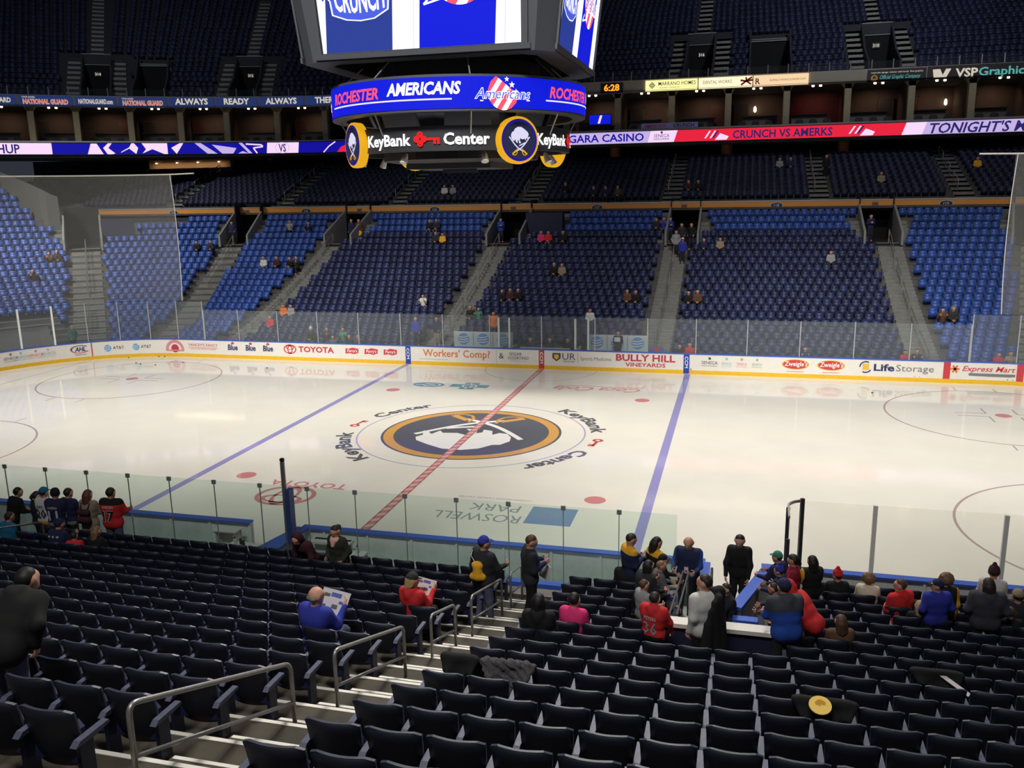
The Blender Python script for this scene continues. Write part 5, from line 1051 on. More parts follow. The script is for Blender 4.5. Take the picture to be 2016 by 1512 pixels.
def field(prims, h, k=.02, cut=None):
    P = np.array([np.concatenate([np.minimum(p[0], p[1])-max(p[2], p[3])-.05, np.maximum(p[0], p[1])+max(p[2], p[3])+.05]) for p in prims])
    lo, hi = P[:, :3].min(0)-h, P[:, 3:].max(0)+h; n = np.ceil((hi-lo)/h).astype(int)+1
    X = [lo[i]+h*np.arange(n[i]) for i in range(3)]; E = np.full(n, 1e-30)
    for (a, c, ra, rc, *sc), bb in zip(prims, P):
        i0 = np.maximum(0, ((bb[:3]-.06-lo)/h).astype(int)); i1 = np.minimum(n, ((bb[3:]+.06-lo)/h).astype(int)+2)
        gx, gy, gz = np.meshgrid(*[X[i][i0[i]:i1[i]] for i in range(3)], indexing='ij'); S3 = sc[0] if sc else (1, 1, 1)
        d = [(g-a[i])/S3[i] for i, g in enumerate((gx, gy, gz))]; ab = [(c[i]-a[i])/S3[i] for i in range(3)]; L = sum(x*x for x in ab)+1e-9
        t = np.clip(sum(x*y for x, y in zip(d, ab))/L, 0, 1); D = np.sqrt(sum((x-t*y)**2 for x, y in zip(d, ab)))-(ra+(rc-ra)*t)
        sl = tuple(slice(i0[i], i1[i]) for i in range(3)); E[sl] += np.exp(np.clip(-D/k, -60, 60))
    F = -k*np.log(E); F = np.minimum(F, .3)
    if cut is not None: F = np.maximum(F, cut(*np.meshgrid(*X, indexing='ij')))
    return F, lo
V3 = lambda *a: np.array(a, float)
def cap(a, c, ra, rc=None, sc=None): return (np.array(a, float), np.array(c, float), ra, ra if rc is None else rc)+((sc,) if sc else ())
def hand_prims(curl=.5):        # palm along -z, thumb to +x, palm faces +y
    P = [cap((-.022, 0, -.02), (-.026, 0, -.085), .017), cap((.0, 0, -.015), (0, .0, -.09), .018), cap((.022, 0, -.02), (.026, 0, -.085), .017)]
    for x, L in ((-.033, .062), (-.012, .078), (.011, .084), (.033, .074)):
        p = V3(x, 0, -.088); a = .25+curl*.6
        for s_, r in ((.45, .0095), (.32, .0088), (.23, .008)):
            q = p+L*s_*V3(x*1.2, math.sin(a), -math.cos(a)); P.append(cap(p, q, r, r*.94)); p = q; a += curl*.9
    p = V3(.034, .002, -.03)
    for d, L in ((V3(.75, .35, -.55), .038), (V3(.45, .5, -.75), .03), (V3(.15, .6, -.8), .022)): d = d/np.linalg.norm(d); P.append(cap(p, p+d*L, .011, .009)); p = p+d*L
    return P
_HC = {}
def hand(curl, h):
    k = (round(curl, 1), h)
    if k not in _HC: F, lo = field(hand_prims(curl), h, .004); _HC[k] = snets(F, lo, h)
    return _HC[k]
SKINS = {'fair': S(214, 160, 134), 'tan': S(176, 122, 94), 'brown': S(112, 74, 56)}
M_EYE, M_LIP = mat('eye_dark', (.02, .015, .012), .3), mat('lip', S(160, 88, 80), .5)
for k, c in SKINS.items(): mat('skin_'+k, c, .55)
def cloth(n, c): return mat('cloth_'+n, S(*c), .85, noise=.07, nscale=14)
CL = {k: cloth(k, c) for k, c in dict(black=(17, 17, 19), charcoal=(38, 39, 45), grey=(96, 98, 106), lgrey=(150, 150, 152), beige=(150, 136, 118), navy=(28, 36, 74), blue=(34, 74, 168), royal=(44, 54, 160), teal=(30, 110, 150), red=(206, 40, 44), crimson=(150, 30, 56), maroon=(66, 30, 40), white=(214, 212, 208), cream=(220, 210, 188), pink=(224, 50, 120), gold=(238, 178, 42), slate=(62, 64, 74), olive=(42, 46, 38), brown=(92, 64, 44), denim=(84, 92, 116), green=(60, 130, 110), khaki=(150, 138, 110), orange=(226, 120, 50)).items()}
HAIR = {k: mat('hair_'+k, S(*c), .6, noise=.25, nscale=30) for k, c in dict(black=(22, 20, 20), dark=(44, 34, 28), brown=(82, 56, 38), auburn=(100, 58, 40), blond=(176, 142, 96), grey=(130, 126, 120), tan=(132, 104, 74)).items()}
ARMS = {  # elbow and wrist from the shoulder: out, forward, up
 'down': ((.05, -.03, -.28), (.06, .05, -.53)), 'phone': ((.04, .04, -.28), (-.09, .26, -.2)), 'rail': ((.06, .12, -.25), (.02, .36, -.28)), 'lap': ((.05, .06, -.27), (-.1, .27, -.36)),
 'hold': ((.05, .15, -.23), (.02, .36, -.06)), 'pocket': ((.11, -.05, -.26), (.06, .11, -.42)), 'reach': ((.03, .2, -.2), (.0, .45, -.22)), 'low': ((.06, .14, -.27), (.05, .26, -.5)), 'ear': ((.12, .16, -.16), (-.02, .18, .07))}
def mesh_of(V, Q, name, mats, mi=None):
    me = bpy.data.meshes.new(name); me.from_pydata(V.tolist(), [], Q.tolist() if hasattr(Q, 'tolist') else Q)
    for m in mats: me.materials.append(m)
    if mi is not None: me.polygons.foreach_set('material_index', mi)
    me.polygons.foreach_set('use_smooth', [True]*len(me.polygons)); me.update(); return me
PPL = {}
def person(label, x, y, z, yaw, pose='stand', h=1.75, top='black', bot='denim', skin='fair', hair='dark', style='short', hat=None, hatc=None, arms='down', arms2=None, lean=0, nod=0, turn=0, long_=0, hood=False, vox=.018, group=None, build=1.0, trim=None, back=None, chest=None, shoes='black', cat='person'):
    sc = h/1.75; T = V3(0, math.sin(lean), math.cos(lean)); Fw = V3(0, math.cos(lean), -math.sin(lean)); X = V3(1, 0, 0)
    sit = pose == 'sit'; Pz = .53 if sit else .95; P0 = V3(0, .0, Pz); w = build
    sh = P0+T*.47; neck = P0+T*.53; hd = neck+T*.14+Fw*.03; J = {}
    ct, st_ = math.cos(turn), math.sin(turn); hf = V3(-st_, ct*math.cos(nod), -math.sin(nod)); hf /= np.linalg.norm(hf); hu = V3(0, math.sin(nod+lean*.6), math.cos(nod+lean*.6)); hx = np.cross(hf, hu); hx /= np.linalg.norm(hx); hu = np.cross(hx, hf)
    hp = lambda a, c, d: hd+hx*a+hf*c+hu*d
    torso = lambda e: [cap(P0+X*-.075*w, P0+X*.075*w, .106*w+e), cap(P0+T*.2+X*-.075*w, P0+T*.2+X*.075*w, .108*w+e), cap(P0+T*.36+X*-.095*w, P0+T*.36+X*.095*w, .115*w+e), cap(sh+X*-.15*w-T*.02, sh+X*.15*w-T*.02, .062*w+e), cap(P0+T*.1, P0+T*.3, .1*w+e)]
    arm_p, hands = [], []
    for sg, nm_ in ((1, arms), (-1, arms2 or arms)):
        e_, w_ = ARMS[nm_]; s0 = sh+X*sg*.175*w; el = s0+X*sg*e_[0]+Fw*e_[1]+T*e_[2]; wr = s0+X*sg*w_[0]+Fw*w_[1]+T*w_[2]; arm_p.append((s0, el, wr)); hands.append((el, wr, sg))
    ARM = lambda e: [c for s0, el, wr in arm_p for c in (cap(s0, el, .053*w+e, .044+e), cap(el, wr, .042+e, .03+e*.8))]
    legs = []
    for sg in (1, -1):
        hip = P0+V3(sg*.09*w, .0, -.03)
        if sit: kn, an = V3(sg*.12, .43, .52), V3(sg*.11, .40, .1)
        else: kn, an = V3(sg*.1*w, .03, .5), V3(sg*.11*w, -.01+.05*sg*(lean == 0), .1)
        legs.append((hip, kn, an))
    LEG = lambda e: [c for hip, kn, an in legs for c in (cap(hip, kn, .085*w+e, .058+e), cap(kn, an, .056+e, .042+e))]
    head = [cap(hp(0, -.015, .02), hp(0, -.005, .035), .092, .09), cap(hp(0, .035, -.06), hp(0, .02, .02), .058, .075), cap(hp(0, .05, -.085), hp(0, .03, -.06), .034), cap(neck-T*.06, hp(0, -.015, -.05), .056, .052), cap(hp(0, .098, -.01), hp(0, .112, -.03), .011, .016), cap(hp(.03, .085, .03), hp(-.03, .085, .03), .016), cap(hp(.09, -.01, -.015), hp(.094, -.016, .012), .014), cap(hp(-.09, -.01, -.015), hp(-.094, -.016, .012), .014)]
    far = vox > .025
    F, lo = field(torso(0)+ARM(0)+LEG(0)+head+[c for hip, kn, an in legs for c in (cap(an, an+V3(0, .14, -.055), .04, .034),)], vox, .02)
    V, Q = snets(F, lo, vox)
    cen = V[Q].mean(1); mi = np.zeros(len(Q), int)
    for sg in (1, -1): mi[np.linalg.norm(cen-hp(sg*.033, .088, .008), axis=1) < max(.013, vox*.75)] = 1
    mi[(np.abs((cen-hp(0, .085, -.062)) @ hx) < .028) & (np.abs((cen-hp(0, .085, -.062)) @ hu) < max(.008, vox*.5)) & (((cen-hd) @ hf) > .06)] = 2
    for el, wr, sg in hands:
        d = (wr-el)/np.linalg.norm(wr-el); zc_ = -d; inn = -X*sg if abs(d[0]) < .8 else Fw
        yc_ = inn-zc_*(inn @ zc_); yc_ /= np.linalg.norm(yc_); xc_ = np.cross(yc_, zc_)
        hv, hq = hand(.5 if not far else .4, .006 if vox < .017 else (.009 if not far else .014)); hv = hv.copy()
        if (xc_ @ Fw)+(xc_ @ T)*.5 < 0: hv[:, 0] *= -1; hq = hq[:, ::-1]
        hv = wr+hv[:, :1]*xc_+hv[:, 1:2]*yc_+hv[:, 2:]*zc_+d*.005; Q = np.concatenate([Q, hq+len(V)]); V = np.concatenate([V, hv]); mi = np.concatenate([mi, np.zeros(len(hq), int)])
    e = link('person', mesh_of(V*sc, Q, 'person', [MATS['skin_'+skin], M_EYE, M_LIP], mi)); e.location = (x, y, z); e.rotation_euler = (0, 0, yaw); tag(e, label, cat, group)
    def piece(name, prims, m, k=.02, v=None, cut=None, mats=None):
        F, lo = field(prims, v or vox, k, cut); VV, QQ = snets(F, lo, v or vox); o = link(name, mesh_of(VV*sc, QQ, name, mats or [m])); o.parent = e; return o, VV, QQ
    # trousers, shoes, jacket
    piece('trousers', LEG(.014)+[cap(P0+X*-.078*w-T*.03, P0+X*.078*w-T*.03, .11*w)], CL[bot])
    piece('shoes', [cap(an+V3(0, -.03, -.055), an+V3(0, .15, -.065), .042, .036) for hip, kn, an in legs], CL[shoes])
    jk = torso(.022)+ARM(.016)
    if long_ and not sit: jk += [cap(P0+X*-.1-T*.05, P0+X*-.1-T*(.05+long_), .125*w, .13*w), cap(P0+X*.1-T*.05, P0+X*.1-T*(.05+long_), .125*w, .13*w)]
    else: jk += [cap(P0+X*-.078*w-T*.06, P0+X*.078*w-T*.06, .116*w)]
    if hood: jk += [cap(neck-Fw*.07+X*-.06-T*.0, neck-Fw*.07+X*.06, .055), cap(neck-Fw*.1-T*.06, neck-Fw*.1-T*.08, .07)]
    jk += [cap(neck-T*.045+X*-.02, neck-T*.045+X*.02, .07)]
    jo, JV, JQ = piece('jacket', jk, CL[top], .024)
    if trim or chest:           # a second colour on the shoulders or on one band, sits with the cloth
        jc = JV[JQ].mean(1); rel = (jc-P0) @ T; ax_ = np.abs((jc-P0) @ X); me = jo.data; me.materials.append(CL[(trim or chest)[0]]); md = (trim or chest)[1]
        sel = {'yoke': rel > .435, 'hem': (rel < -.02) & (ax_ < .22), 'sleeve': ax_ > .215*w, 'band': (rel > .05) & (rel < .13), 'front': ((jc-P0) @ Fw) > .05, 'side': ax_ > .15*w, 'half': rel > .32, 'back': (((jc-P0) @ Fw) < .02) & (ax_ < .2*w)}[md]
        me.polygons.foreach_set('material_index', sel.astype(int))
    # hair and headgear
    if style:
        def hcut(gx, gy, gz):
            D = [gx-hd[0], gy-hd[1], gz-hd[2]]; f_ = sum(a*c for a, c in zip(D, hf)); u_ = sum(a*c for a, c in zip(D, hu)); return np.minimum(f_*.9-u_*.75-.01, .3)
        hs = [cap(hp(0, -.02, .03), hp(0, -.008, .045), .104, .098)]
        if style == 'long': hs += [cap(hp(.05, -.07, -.02), hp(.06, -.1, -.2), .06, .05), cap(hp(-.05, -.07, -.02), hp(-.06, -.1, -.2), .06, .05), cap(hp(0, -.09, -.02), hp(0, -.12, -.25), .07, .05)]
        if style == 'bob': hs += [cap(hp(.07, -.04, .0), hp(.075, -.045, -.1), .05, .045), cap(hp(-.07, -.04, 0), hp(-.075, -.045, -.1), .05, .045), cap(hp(0, -.08, 0), hp(0, -.085, -.1), .06)]
        if style == 'curly': hs = [cap(hp(0, -.02, .03), hp(0, -.01, .05), .128, .12)]+[cap(hp(.11*math.cos(a), -.03+.04*math.sin(2*a), .03+.11*math.sin(a)), hp(.12*math.cos(a), -.03, .03+.12*math.sin(a)), .035) for a in np.linspace(-.5, 3.6, 8)]
        if style == 'tail': hs += [cap(hp(0, -.12, .05), hp(0, -.15, .0), .035, .03), cap(hp(0, -.15, 0), hp(0, -.13, -.1), .03, .018)]
        if style == 'bald': hs = [cap(hp(-.08, -.02, -.02), hp(-.05, -.075, -.03), .026), cap(hp(-.05, -.075, -.03), hp(.05, -.075, -.03), .03), cap(hp(.08, -.02, -.02), hp(.05, -.075, -.03), .026)]
        if hat != 'hood' or style in ('long', 'tail'): piece('hair', hs, HAIR[hair], .012, min(vox, .016) if vox < .025 else vox*.8, hcut)
        hc = CL[hatc or 'black']
        if hat == 'cap':
            cc = lambda gx, gy, gz: -((gx-hd[0])*hu[0]+(gy-hd[1])*hu[1]+(gz-hd[2])*hu[2])+.03
            o, _, _ = piece('cap', [cap(hp(0, -.015, .04), hp(0, -.005, .055), .112, .106)], hc, .012, min(vox, .016) if vox < .025 else vox*.8, cc)
            b = MB(); pts = [hp(.085*math.cos(a), .07+.115*math.sin(a), .045-.02*math.sin(a)) for a in np.linspace(0, math.pi, 9)]; up = hu*.008
            n = len(pts); b.add([tuple(p*sc) for p in pts]+[tuple((p+up)*sc) for p in pts], [tuple(reversed(range(n))), tuple(range(n, 2*n))]+[(j, (j+1) % n, n+(j+1) % n, n+j) for j in range(n)]); br = b.build('brim', hc); br.parent = o
        if hat == 'beanie':
            cc = lambda gx, gy, gz: -((gx-hd[0])*hu[0]+(gy-hd[1])*hu[1]+(gz-hd[2])*hu[2])+.015
            piece('beanie', [cap(hp(0, -.015, .035), hp(0, -.005, .07), .115, .105), cap(hp(0, -.01, .18), hp(0, -.01, .195), .04)], hc, .012, min(vox, .016) if vox < .025 else vox*.8, cc)
        if hat == 'hood':
            cc = lambda gx, gy, gz: ((gx-hd[0])*hf[0]+(gy-hd[1])*hf[1]+(gz-hd[2])*hf[2])-.06
            piece('hood', [cap(hp(0, -.03, .02), hp(0, -.01, .05), .125, .12), cap(hp(0, -.05, -.05), neck-T*.05-Fw*.03, .1, .09)], hc, .015, min(vox, .016) if vox < .025 else vox*.8, cc)
    if back:                    # lettering sewn on the back of a jersey
        bt = BVHTree.FromPolygons([tuple(v) for v in JV], [tuple(q) for q in JQ])
        for txt, zz, hh, wd, mt, out in back:
            b = MB()
            for m_, bold, o_ in ((1, .05, .006), (0, .015, .01)) if out else ((0, .015, .007),):
                b.mi(m_); vv, ff = letters(txt, hh, bold, 0, wd, res=1); pts = []
                for p in vv:
                    base = P0+T*(zz+p[1])+X*p[0]-Fw*.5; hit = bt.ray_cast(Vector(base), Vector(Fw))
                    q = np.array(hit[0]) if hit[0] is not None else P0+T*(zz+p[1])+X*p[0]-Fw*.13
                    pts.append(tuple((q-Fw*(o_+.006))*sc))
                b.add(pts, ff)
            o = b.build('jersey_lettering', [CL[mt], CL[out or mt]]); o.parent = jo
    PPL[label] = (e, dict(hd=hd*sc, hands=[wr*sc for _, wr, _ in hands], sh=sh*sc, P0=P0*sc, T=T, Fw=Fw))
    return PPL[label]
def world(e, p): return Matrix.Translation(e.location) @ Matrix.Rotation(e.rotation_euler.z, 4, 'Z') @ Vector(p)
NEARG, PI = None, math.pi
yr = lambda i, d=.22: ys(i)+d
z0 = zt(0)
# --- fans along the glass at the left
person('man in red and black jersey number 17 leaning at the glass', -4.64, -15.05, 0.62, .1, top='red', bot='denim', hair='dark', style='short', arms='rail', build=1.15, trim=('black', 'yoke'), back=[('GOERTZEN', .36, .06, .27, 'white', None), ('17', .05, .26, .27, 'black', 'white')], h=1.88)
person('woman with auburn hair in grey coat, maroon backpack, at the glass', -5.32, -15.05, 0.62, 0, top='beige', bot='grey', hair='auburn', style='long', arms='rail', long_=.15, h=1.78)
person('man in navy jersey beside the woman with the maroon backpack', -5.95, -15.0, 0.62, -.1, top='navy', bot='charcoal', hair='dark', arms='rail', back=[('8', .08, .2, .13, 'lgrey', None)], trim=('lgrey', 'hem'), h=1.76)
person('man in black cap and navy jersey number 11', -6.16, -15.2, 0.62, .15, top='navy', bot='charcoal', hair='dark', arms='rail', hat='cap', hatc='black', turn=.6, build=1.1, back=[('CONDRA', .34, .06, .25, 'white', None), ('11', .05, .26, .24, 'white', None)], trim=('lgrey', 'hem'), h=1.8)
person('fan in teal cap and white jersey with gold hem at the glass', -6.55, -15.15, 0.62, .0, top='white', bot='grey', hair='dark', hat='cap', hatc='teal', arms='rail', back=[('DAY', .34, .06, .16, 'navy', None), ('20', .06, .25, .26, 'navy', None)], trim=('gold', 'hem'), h=1.78)
person('dark haired fan half hidden behind the white jersey fan', -6.95, -14.98, 0.5, -.5, top='charcoal', bot='charcoal', hair='dark', style='tail', arms='rail', h=1.72)
person('fan in black hoodie at far left leaning over the boards', -7.75, -15.0, 0.5, -.3, top='black', bot='black', hair='black', arms='rail', lean=.3, h=1.75)
person('fan in bright teal jacket cut by the left edge', -7.0, -16.0, 0.7, -.2, 'sit', top='teal', bot='charcoal', hair='dark', arms='lap', lean=.2, h=1.72)
person('seated fan in navy jersey with white stars, left front rows', -4.62, yr(2), zt(2), .0, 'sit', top='navy', bot='black', hair='dark', hat='cap', hatc='navy', arms='hold', lean=.25, back=[('* * *', .33, .09, .3, 'white', None)], h=1.68)
person('small child in red held beside the starred jersey fan', -4.1, yr(2), zt(2)+.02, .3, 'sit', top='red', bot='black', hair='dark', arms='lap', h=1.35)
person('seated fan with long brown hair in the second row, left', -3.55, yr(2), zt(2), -.2, 'sit', top='black', bot='black', hair='tan', style='long', arms='lap', lean=.1, h=1.6)
# --- between the seats and the glass, centre
person('person in maroon hooded jacket bending over the front seats', 1.15, -15.85, 0.64, 2.9, top='maroon', bot='maroon', hair='black', hat='hood', hatc='maroon', arms='low', lean=.55, nod=.5, h=1.74)
person('woman in long dark green coat with pink scarf looking down', 1.83, -15.85, 0.64, 2.85, top='olive', bot='black', hair='dark', style='tail', arms='pocket', long_=.55, nod=.45, h=1.74)
person('bald man in blue jacket reading a programme', 4.65, yr(8), zt(8), -.25, 'sit', top='royal', bot='denim', hair='grey', style='bald', arms='hold', nod=.25, turn=-.3, build=1.1, h=1.78)
person('woman in red hoodie and dark cap reading a programme', 5.05, yr(5), zt(5), -.3, 'sit', top='red', bot='black', hair='blond', style='bob', hat='cap', hatc='charcoal', arms='hold', hood=True, turn=-.4, nod=.2, h=1.74)
# --- on the aisle
person('man in blue cap and dark jacket with yellow drawstring bag on the stairs', 5.59, -17.15, zt(2), -.5, top='charcoal', bot='denim', hair='dark', hat='cap', hatc='royal', arms='rail', arms2='down', turn=-.35, build=1.12, h=1.84)
person('bearded man in grey and navy jacket looking at a phone on the stairs', 6.34, -16.4, zt(1), -1.15, top='charcoal', bot='black', hair='brown', arms='phone', nod=.35, build=1.15, trim=('navy', 'front'), h=1.88)
person('seated person in black coat beside the aisle, seen from behind', 7.45, yr(6), zt(6), 0, 'sit', top='black', bot='black', hair='black', style='bob', arms='lap', hood=True, h=1.75)
person('seated person in hot pink top taking a phone picture', 7.83, yr(5), zt(5), -.2, 'sit', top='pink', bot='black', hair='black', style='short', arms='lap', arms2='lap', h=1.66)
# --- left of the tunnel
person('man in navy and gold hoodie looking at his phone by the glass', 8.2, -15.2, 0.64, -1.0, top='navy', bot='charcoal', hair='dark', arms='phone', nod=.45, trim=('gold', 'yoke'), h=1.82)
person('woman with long dark hair in black and gold hoodie', 8.73, -15.1, 0.64, -.9, top='black', bot='black', hair='black', style='long', arms='pocket', nod=.15, chest=('gold', 'yoke'), h=1.75)
person('seated person in black coat in front of the navy and gold hoodie man', 8.17, yr(0), zt(0), -.1, 'sit', top='black', bot='black', hair='black', style='bob', arms='lap', build=1.15, h=1.72)
person('adult in dark navy jacket leaning over the tunnel rail', 8.72, -17.55, zt(3), -.75, top='charcoal', bot='black', hair='black', style='bob', arms='rail', lean=.2, h=1.56)
person('boy with fair hair leaning on the tunnel rail', 8.86, -16.1, zt(1), -1.2, top='grey', bot='charcoal', hair='tan', arms='rail', lean=.1, h=1.44)
person('child in black cap leaning on the tunnel rail nearest the rink', 8.9, -15.45, zt(0), -1.3, top='black', bot='black', hair='black', arms='rail', hat='cap', hatc='black', h=1.52)
person('boy with brown hair in dark jersey with pink badge at the rail', 8.86, -16.75, zt(2), -1.1, top='charcoal', bot='charcoal', hair='brown', arms='rail', chest=('pink', 'band'), h=1.25)
person('short haired boy in grey jacket between jersey child and rail', 8.82, -18.4, zt(4), -.9, top='lgrey', bot='charcoal', hair='brown', arms='rail', h=1.33)
person('child in red jersey number 36 at the tunnel', 9.12, -19.66, zt(5), -.35, top='red', bot='black', hair='dark', arms='low', hood=True, trim=('black', 'hem'), back=[('PETERS', .31, .075, .24, 'white', None), ('36', .03, .25, .27, 'lgrey', None)], build=1.15, h=1.45)
person('bald staff man with lanyard standing in the bench gate', 9.36, -14.0, 0.18, 2.95, top='navy', bot='black', hair='grey', style='bald', arms='rail', build=1.2, trim=('blue', 'sleeve'), nod=.3, h=1.84)
person('man in white shirt with black jacket over his shoulder at the tunnel wall', 9.9, -19.62, zt(5), .75, top='white', bot='black', hair='dark', arms='down', build=1.15, turn=.5, h=1.8)
person('staff man in grey jacket leaning in the tunnel', 10.3, -15.35, 0.0, 1.9, top='charcoal', bot='black', hair='dark', arms='reach', lean=.15, h=1.64)
person('security man in black standing at the open gate', 10.45, -13.35, 0.0, 3.0, top='black', bot='black', hair='dark', arms='low', nod=.3, h=1.9)
# --- right of the tunnel
person('child in green cap at the tunnel mouth', 11.2, -15.0, zt(0), 1.0, top='navy', bot='black', hair='dark', hat='cap', hatc='green', arms='rail', h=1.6)
person('woman with dark hair in crimson top at the tunnel mouth', 11.5, -15.2, zt(0), 1.5, top='crimson', bot='black', hair='black', style='bob', arms='rail', nod=.4, h=1.66)
person('woman with very long dark hair in black and gold jersey', 11.85, -15.15, zt(0), .4, top='black', bot='black', hair='black', style='long', arms='rail', trim=('gold', 'sleeve'), h=1.64)
person('child in blue and white knit hat by the tunnel', 11.2, -15.8, zt(1), 1.2, top='navy', bot='black', hair='dark', hat='beanie', hatc='royal', arms='rail', h=1.42)
person('boy with orange striped jersey crouching at the tunnel wall', 11.2, -17.1, zt(2), 1.3, top='navy', bot='black', hair='dark', arms='reach', lean=.3, trim=('orange', 'sleeve'), h=1.42)
person('man in blue and charcoal jacket and dark cap, seen from behind', 11.12, -19.4, zt(5), .35, top='blue', bot='charcoal', hair='dark', hat='cap', hatc='navy', arms='rail', lean=.2, build=1.2, trim=('slate', 'half'), hood=True, h=1.7)
person('person in red hoodie bending towards the tunnel', 11.6, -18.55, zt(4), 1.1, top='red', bot='black', hair='dark', hat='hood', hatc='red', arms='reach', lean=.75, h=1.72)
person('girl with long brown hair sitting beside the bending red hoodie', 12.0, -18.7, zt(4), .2, 'sit', top='brown', bot='black', hair='brown', style='long', arms='lap', h=1.55)
person('fan in red pom beanie and black jacket in the front row', 12.43, yr(-1), zt(-1), .2, 'sit', top='black', bot='black', hair='dark', hat='beanie', hatc='red', arms='lap', turn=.4, h=1.65)
person('fan with tousled brown hair and cream fur jacket in the front row', 13.03, yr(-1), zt(-1), -.2, 'sit', top='cream', bot='black', hair='tan', style='curly', arms='lap', h=1.62)
person('man with short brown hair in red jacket turning his head', 13.5, yr(0), zt(0), .6, 'sit', top='red', bot='charcoal', hair='brown', arms='lap', turn=.6, hood=True, build=1.15, h=1.76)
person('small blond girl with white bow in the row behind the red jacket', 13.68, yr(1), zt(1), 0, 'sit', top='black', bot='black', hair='blond', style='long', arms='lap', h=1.45)
person('man in navy cap and blue jacket standing, head turned left', 13.93, -16.2, zt(1), .3, top='royal', bot='charcoal', hair='dark', hat='cap', hatc='navy', arms='pocket', turn=1.0, build=1.15, h=1.58)
person('curly haired person in yellow hoodie with black back panel', 14.22, -15.5, zt(0), .0, top='gold', bot='black', hair='tan', style='curly', arms='down', trim=('black', 'back'), h=1.64)
person('fan in maroon beanie and white patterned jacket', 15.16, -15.0, zt(0), -.2, top='white', bot='black', hair='dark', hat='beanie', hatc='maroon', arms='lap', h=1.66)
person('long haired person in slate grey coat, back to camera, at right', 14.73, -16.3, zt(1), .0, top='slate', bot='black', hair='dark', style='long', arms='pocket', build=1.25, hood=True, h=1.74)
person('dark haired child with gold stripes at the right edge', 15.18, yr(1), zt(1), -.1, 'sit', top='black', bot='black', hair='brown', arms='lap', trim=('gold', 'band'), h=1.5)
person('fan with grey cap cut by the right edge', 15.55, yr(0), zt(0), .0, 'sit', top='charcoal', bot='black', hair='dark', hat='cap', hatc='khaki', arms='lap', h=1.74)
person('large person in black coat and faded jeans at the left edge', 3.72, -26.4, zt(13), .15, top='black', bot='denim', hair='black', style='short', arms='pocket', build=1.2, hood=True, lean=.75, turn=-.2, h=1.68)

# --- scattered fans across the rink
bots = ['charcoal', 'denim', 'black']; hrs = ['dark', 'black', 'brown', 'grey']; rp = random.Random(11)
for i, s, t, stl, lb in FARL:
    s = min(row_s(i), key=lambda c: abs(c-s)); q, tt, n = fpos(s, dr(i)-.22); yaw = math.atan2(n[1], n[0])-PI/2
    person('distant seated fan in '+lb, q[0], q[1], zt(i), yaw, 'sit', top=t, bot=rp.choice(bots), hair=rp.choice(hrs), style='short' if stl == 'beanie' else stl, hat='beanie' if stl == 'beanie' else None, hatc='white', arms=rp.choice(['lap', 'lap', 'hold']), h=rp.uniform(1.62, 1.8), vox=.034, group='fans across the rink')
for i, s, t, lb, yw in ((16, -24.1, 'navy', 'usher in navy suit in the first entry', 0), (16, -18.6, 'navy', 'usher in blue shirt in the second entry, left of a pair', 0), (16, -18.0, 'brown', 'person with a round drum bag in the second entry, right of a pair', .4), (16, -6.8, 'blue', 'usher in blue jacket at the third entry', .3), (16, 5.4, 'royal', 'standing fan in blue jersey at the fourth entry', .3), (13, 6.5, 'royal', 'fan in white cap climbing the fourth stair', PI), (15, 6.3, 'charcoal', 'fan in black coming out of the fourth entry, left', 0), (15, 6.95, 'black', 'fan in black coming out of the fourth entry, right', -.3), (14, 6.0, 'lgrey', 'fan in pale coat coming out of the fourth entry', .2), (16, 18.4, 'navy', 'usher in navy suit at the fifth entry', .2), (0, -6.7, 'navy', 'man in navy jacket and khakis behind the glass by the penalty box', -.2), (0, -8.0, 'royal', 'fan in blue jersey standing behind the glass left of the penalty box', 0), (1, -3.5, 'orange', 'fan in orange top behind the penalty box wall', 0), (-1, -28.45, 'green', 'worker in yellow green vest by the corner entrance', .5)):
    q, tt, n = fpos(s, dr(i)+(.7 if i == 16 else -.3)); yaw = math.atan2(n[1], n[0])-PI/2+yw
    person(lb, q[0], q[1], zt(i) if i > -1 else .2, yaw, top=t, bot='khaki' if 'khaki' in lb else 'charcoal', hair=rp.choice(hrs), hat='cap' if 'white cap' in lb else None, hatc='white', arms=rp.choice(['down', 'pocket', 'phone']), h=rp.uniform(1.7, 1.82), vox=.034, group='fans across the rink')
for x, y, t, lb in ((3.95, 14.35, 'black', 'official in black with white papers at the right penalty box'), (.2, 14.2, 'charcoal', 'seated timekeeper in grey at centre, left'), (1.2, 14.2, 'black', 'seated timekeeper in black suit at centre, right'), (-.9, 14.2, 'navy', 'seated timekeeper in navy at centre, far left')):
    person(lb, x, y, .2, PI, 'stand' if 'official' in lb else 'sit', top=t, bot='black', hair='dark', arms='phone' if 'official' in lb else 'lap', vox=.034, group='off-ice officials')
for k, (i, x, t, lb) in enumerate(CLUBL):
    person('distant fan in '+lb, x, yc(i)-.2, zc(i), PI, 'sit', top=t, bot='charcoal', hair=hrs[k % 4], style='bob' if k % 3 == 0 else 'short', arms='lap', vox=.034, group='fans on the club level')
person('distant person in red standing at the back of the club level', -32.5, 43.2, zc(11), PI, top='red', bot='charcoal', hair='grey', arms='down', vox=.034, group='fans on the club level')
person('usher in black standing on the club stairs', 16.1, yc(5), zc(5), PI, top='black', bot='black', hair='dark', arms='down', vox=.034, group='fans on the club level')
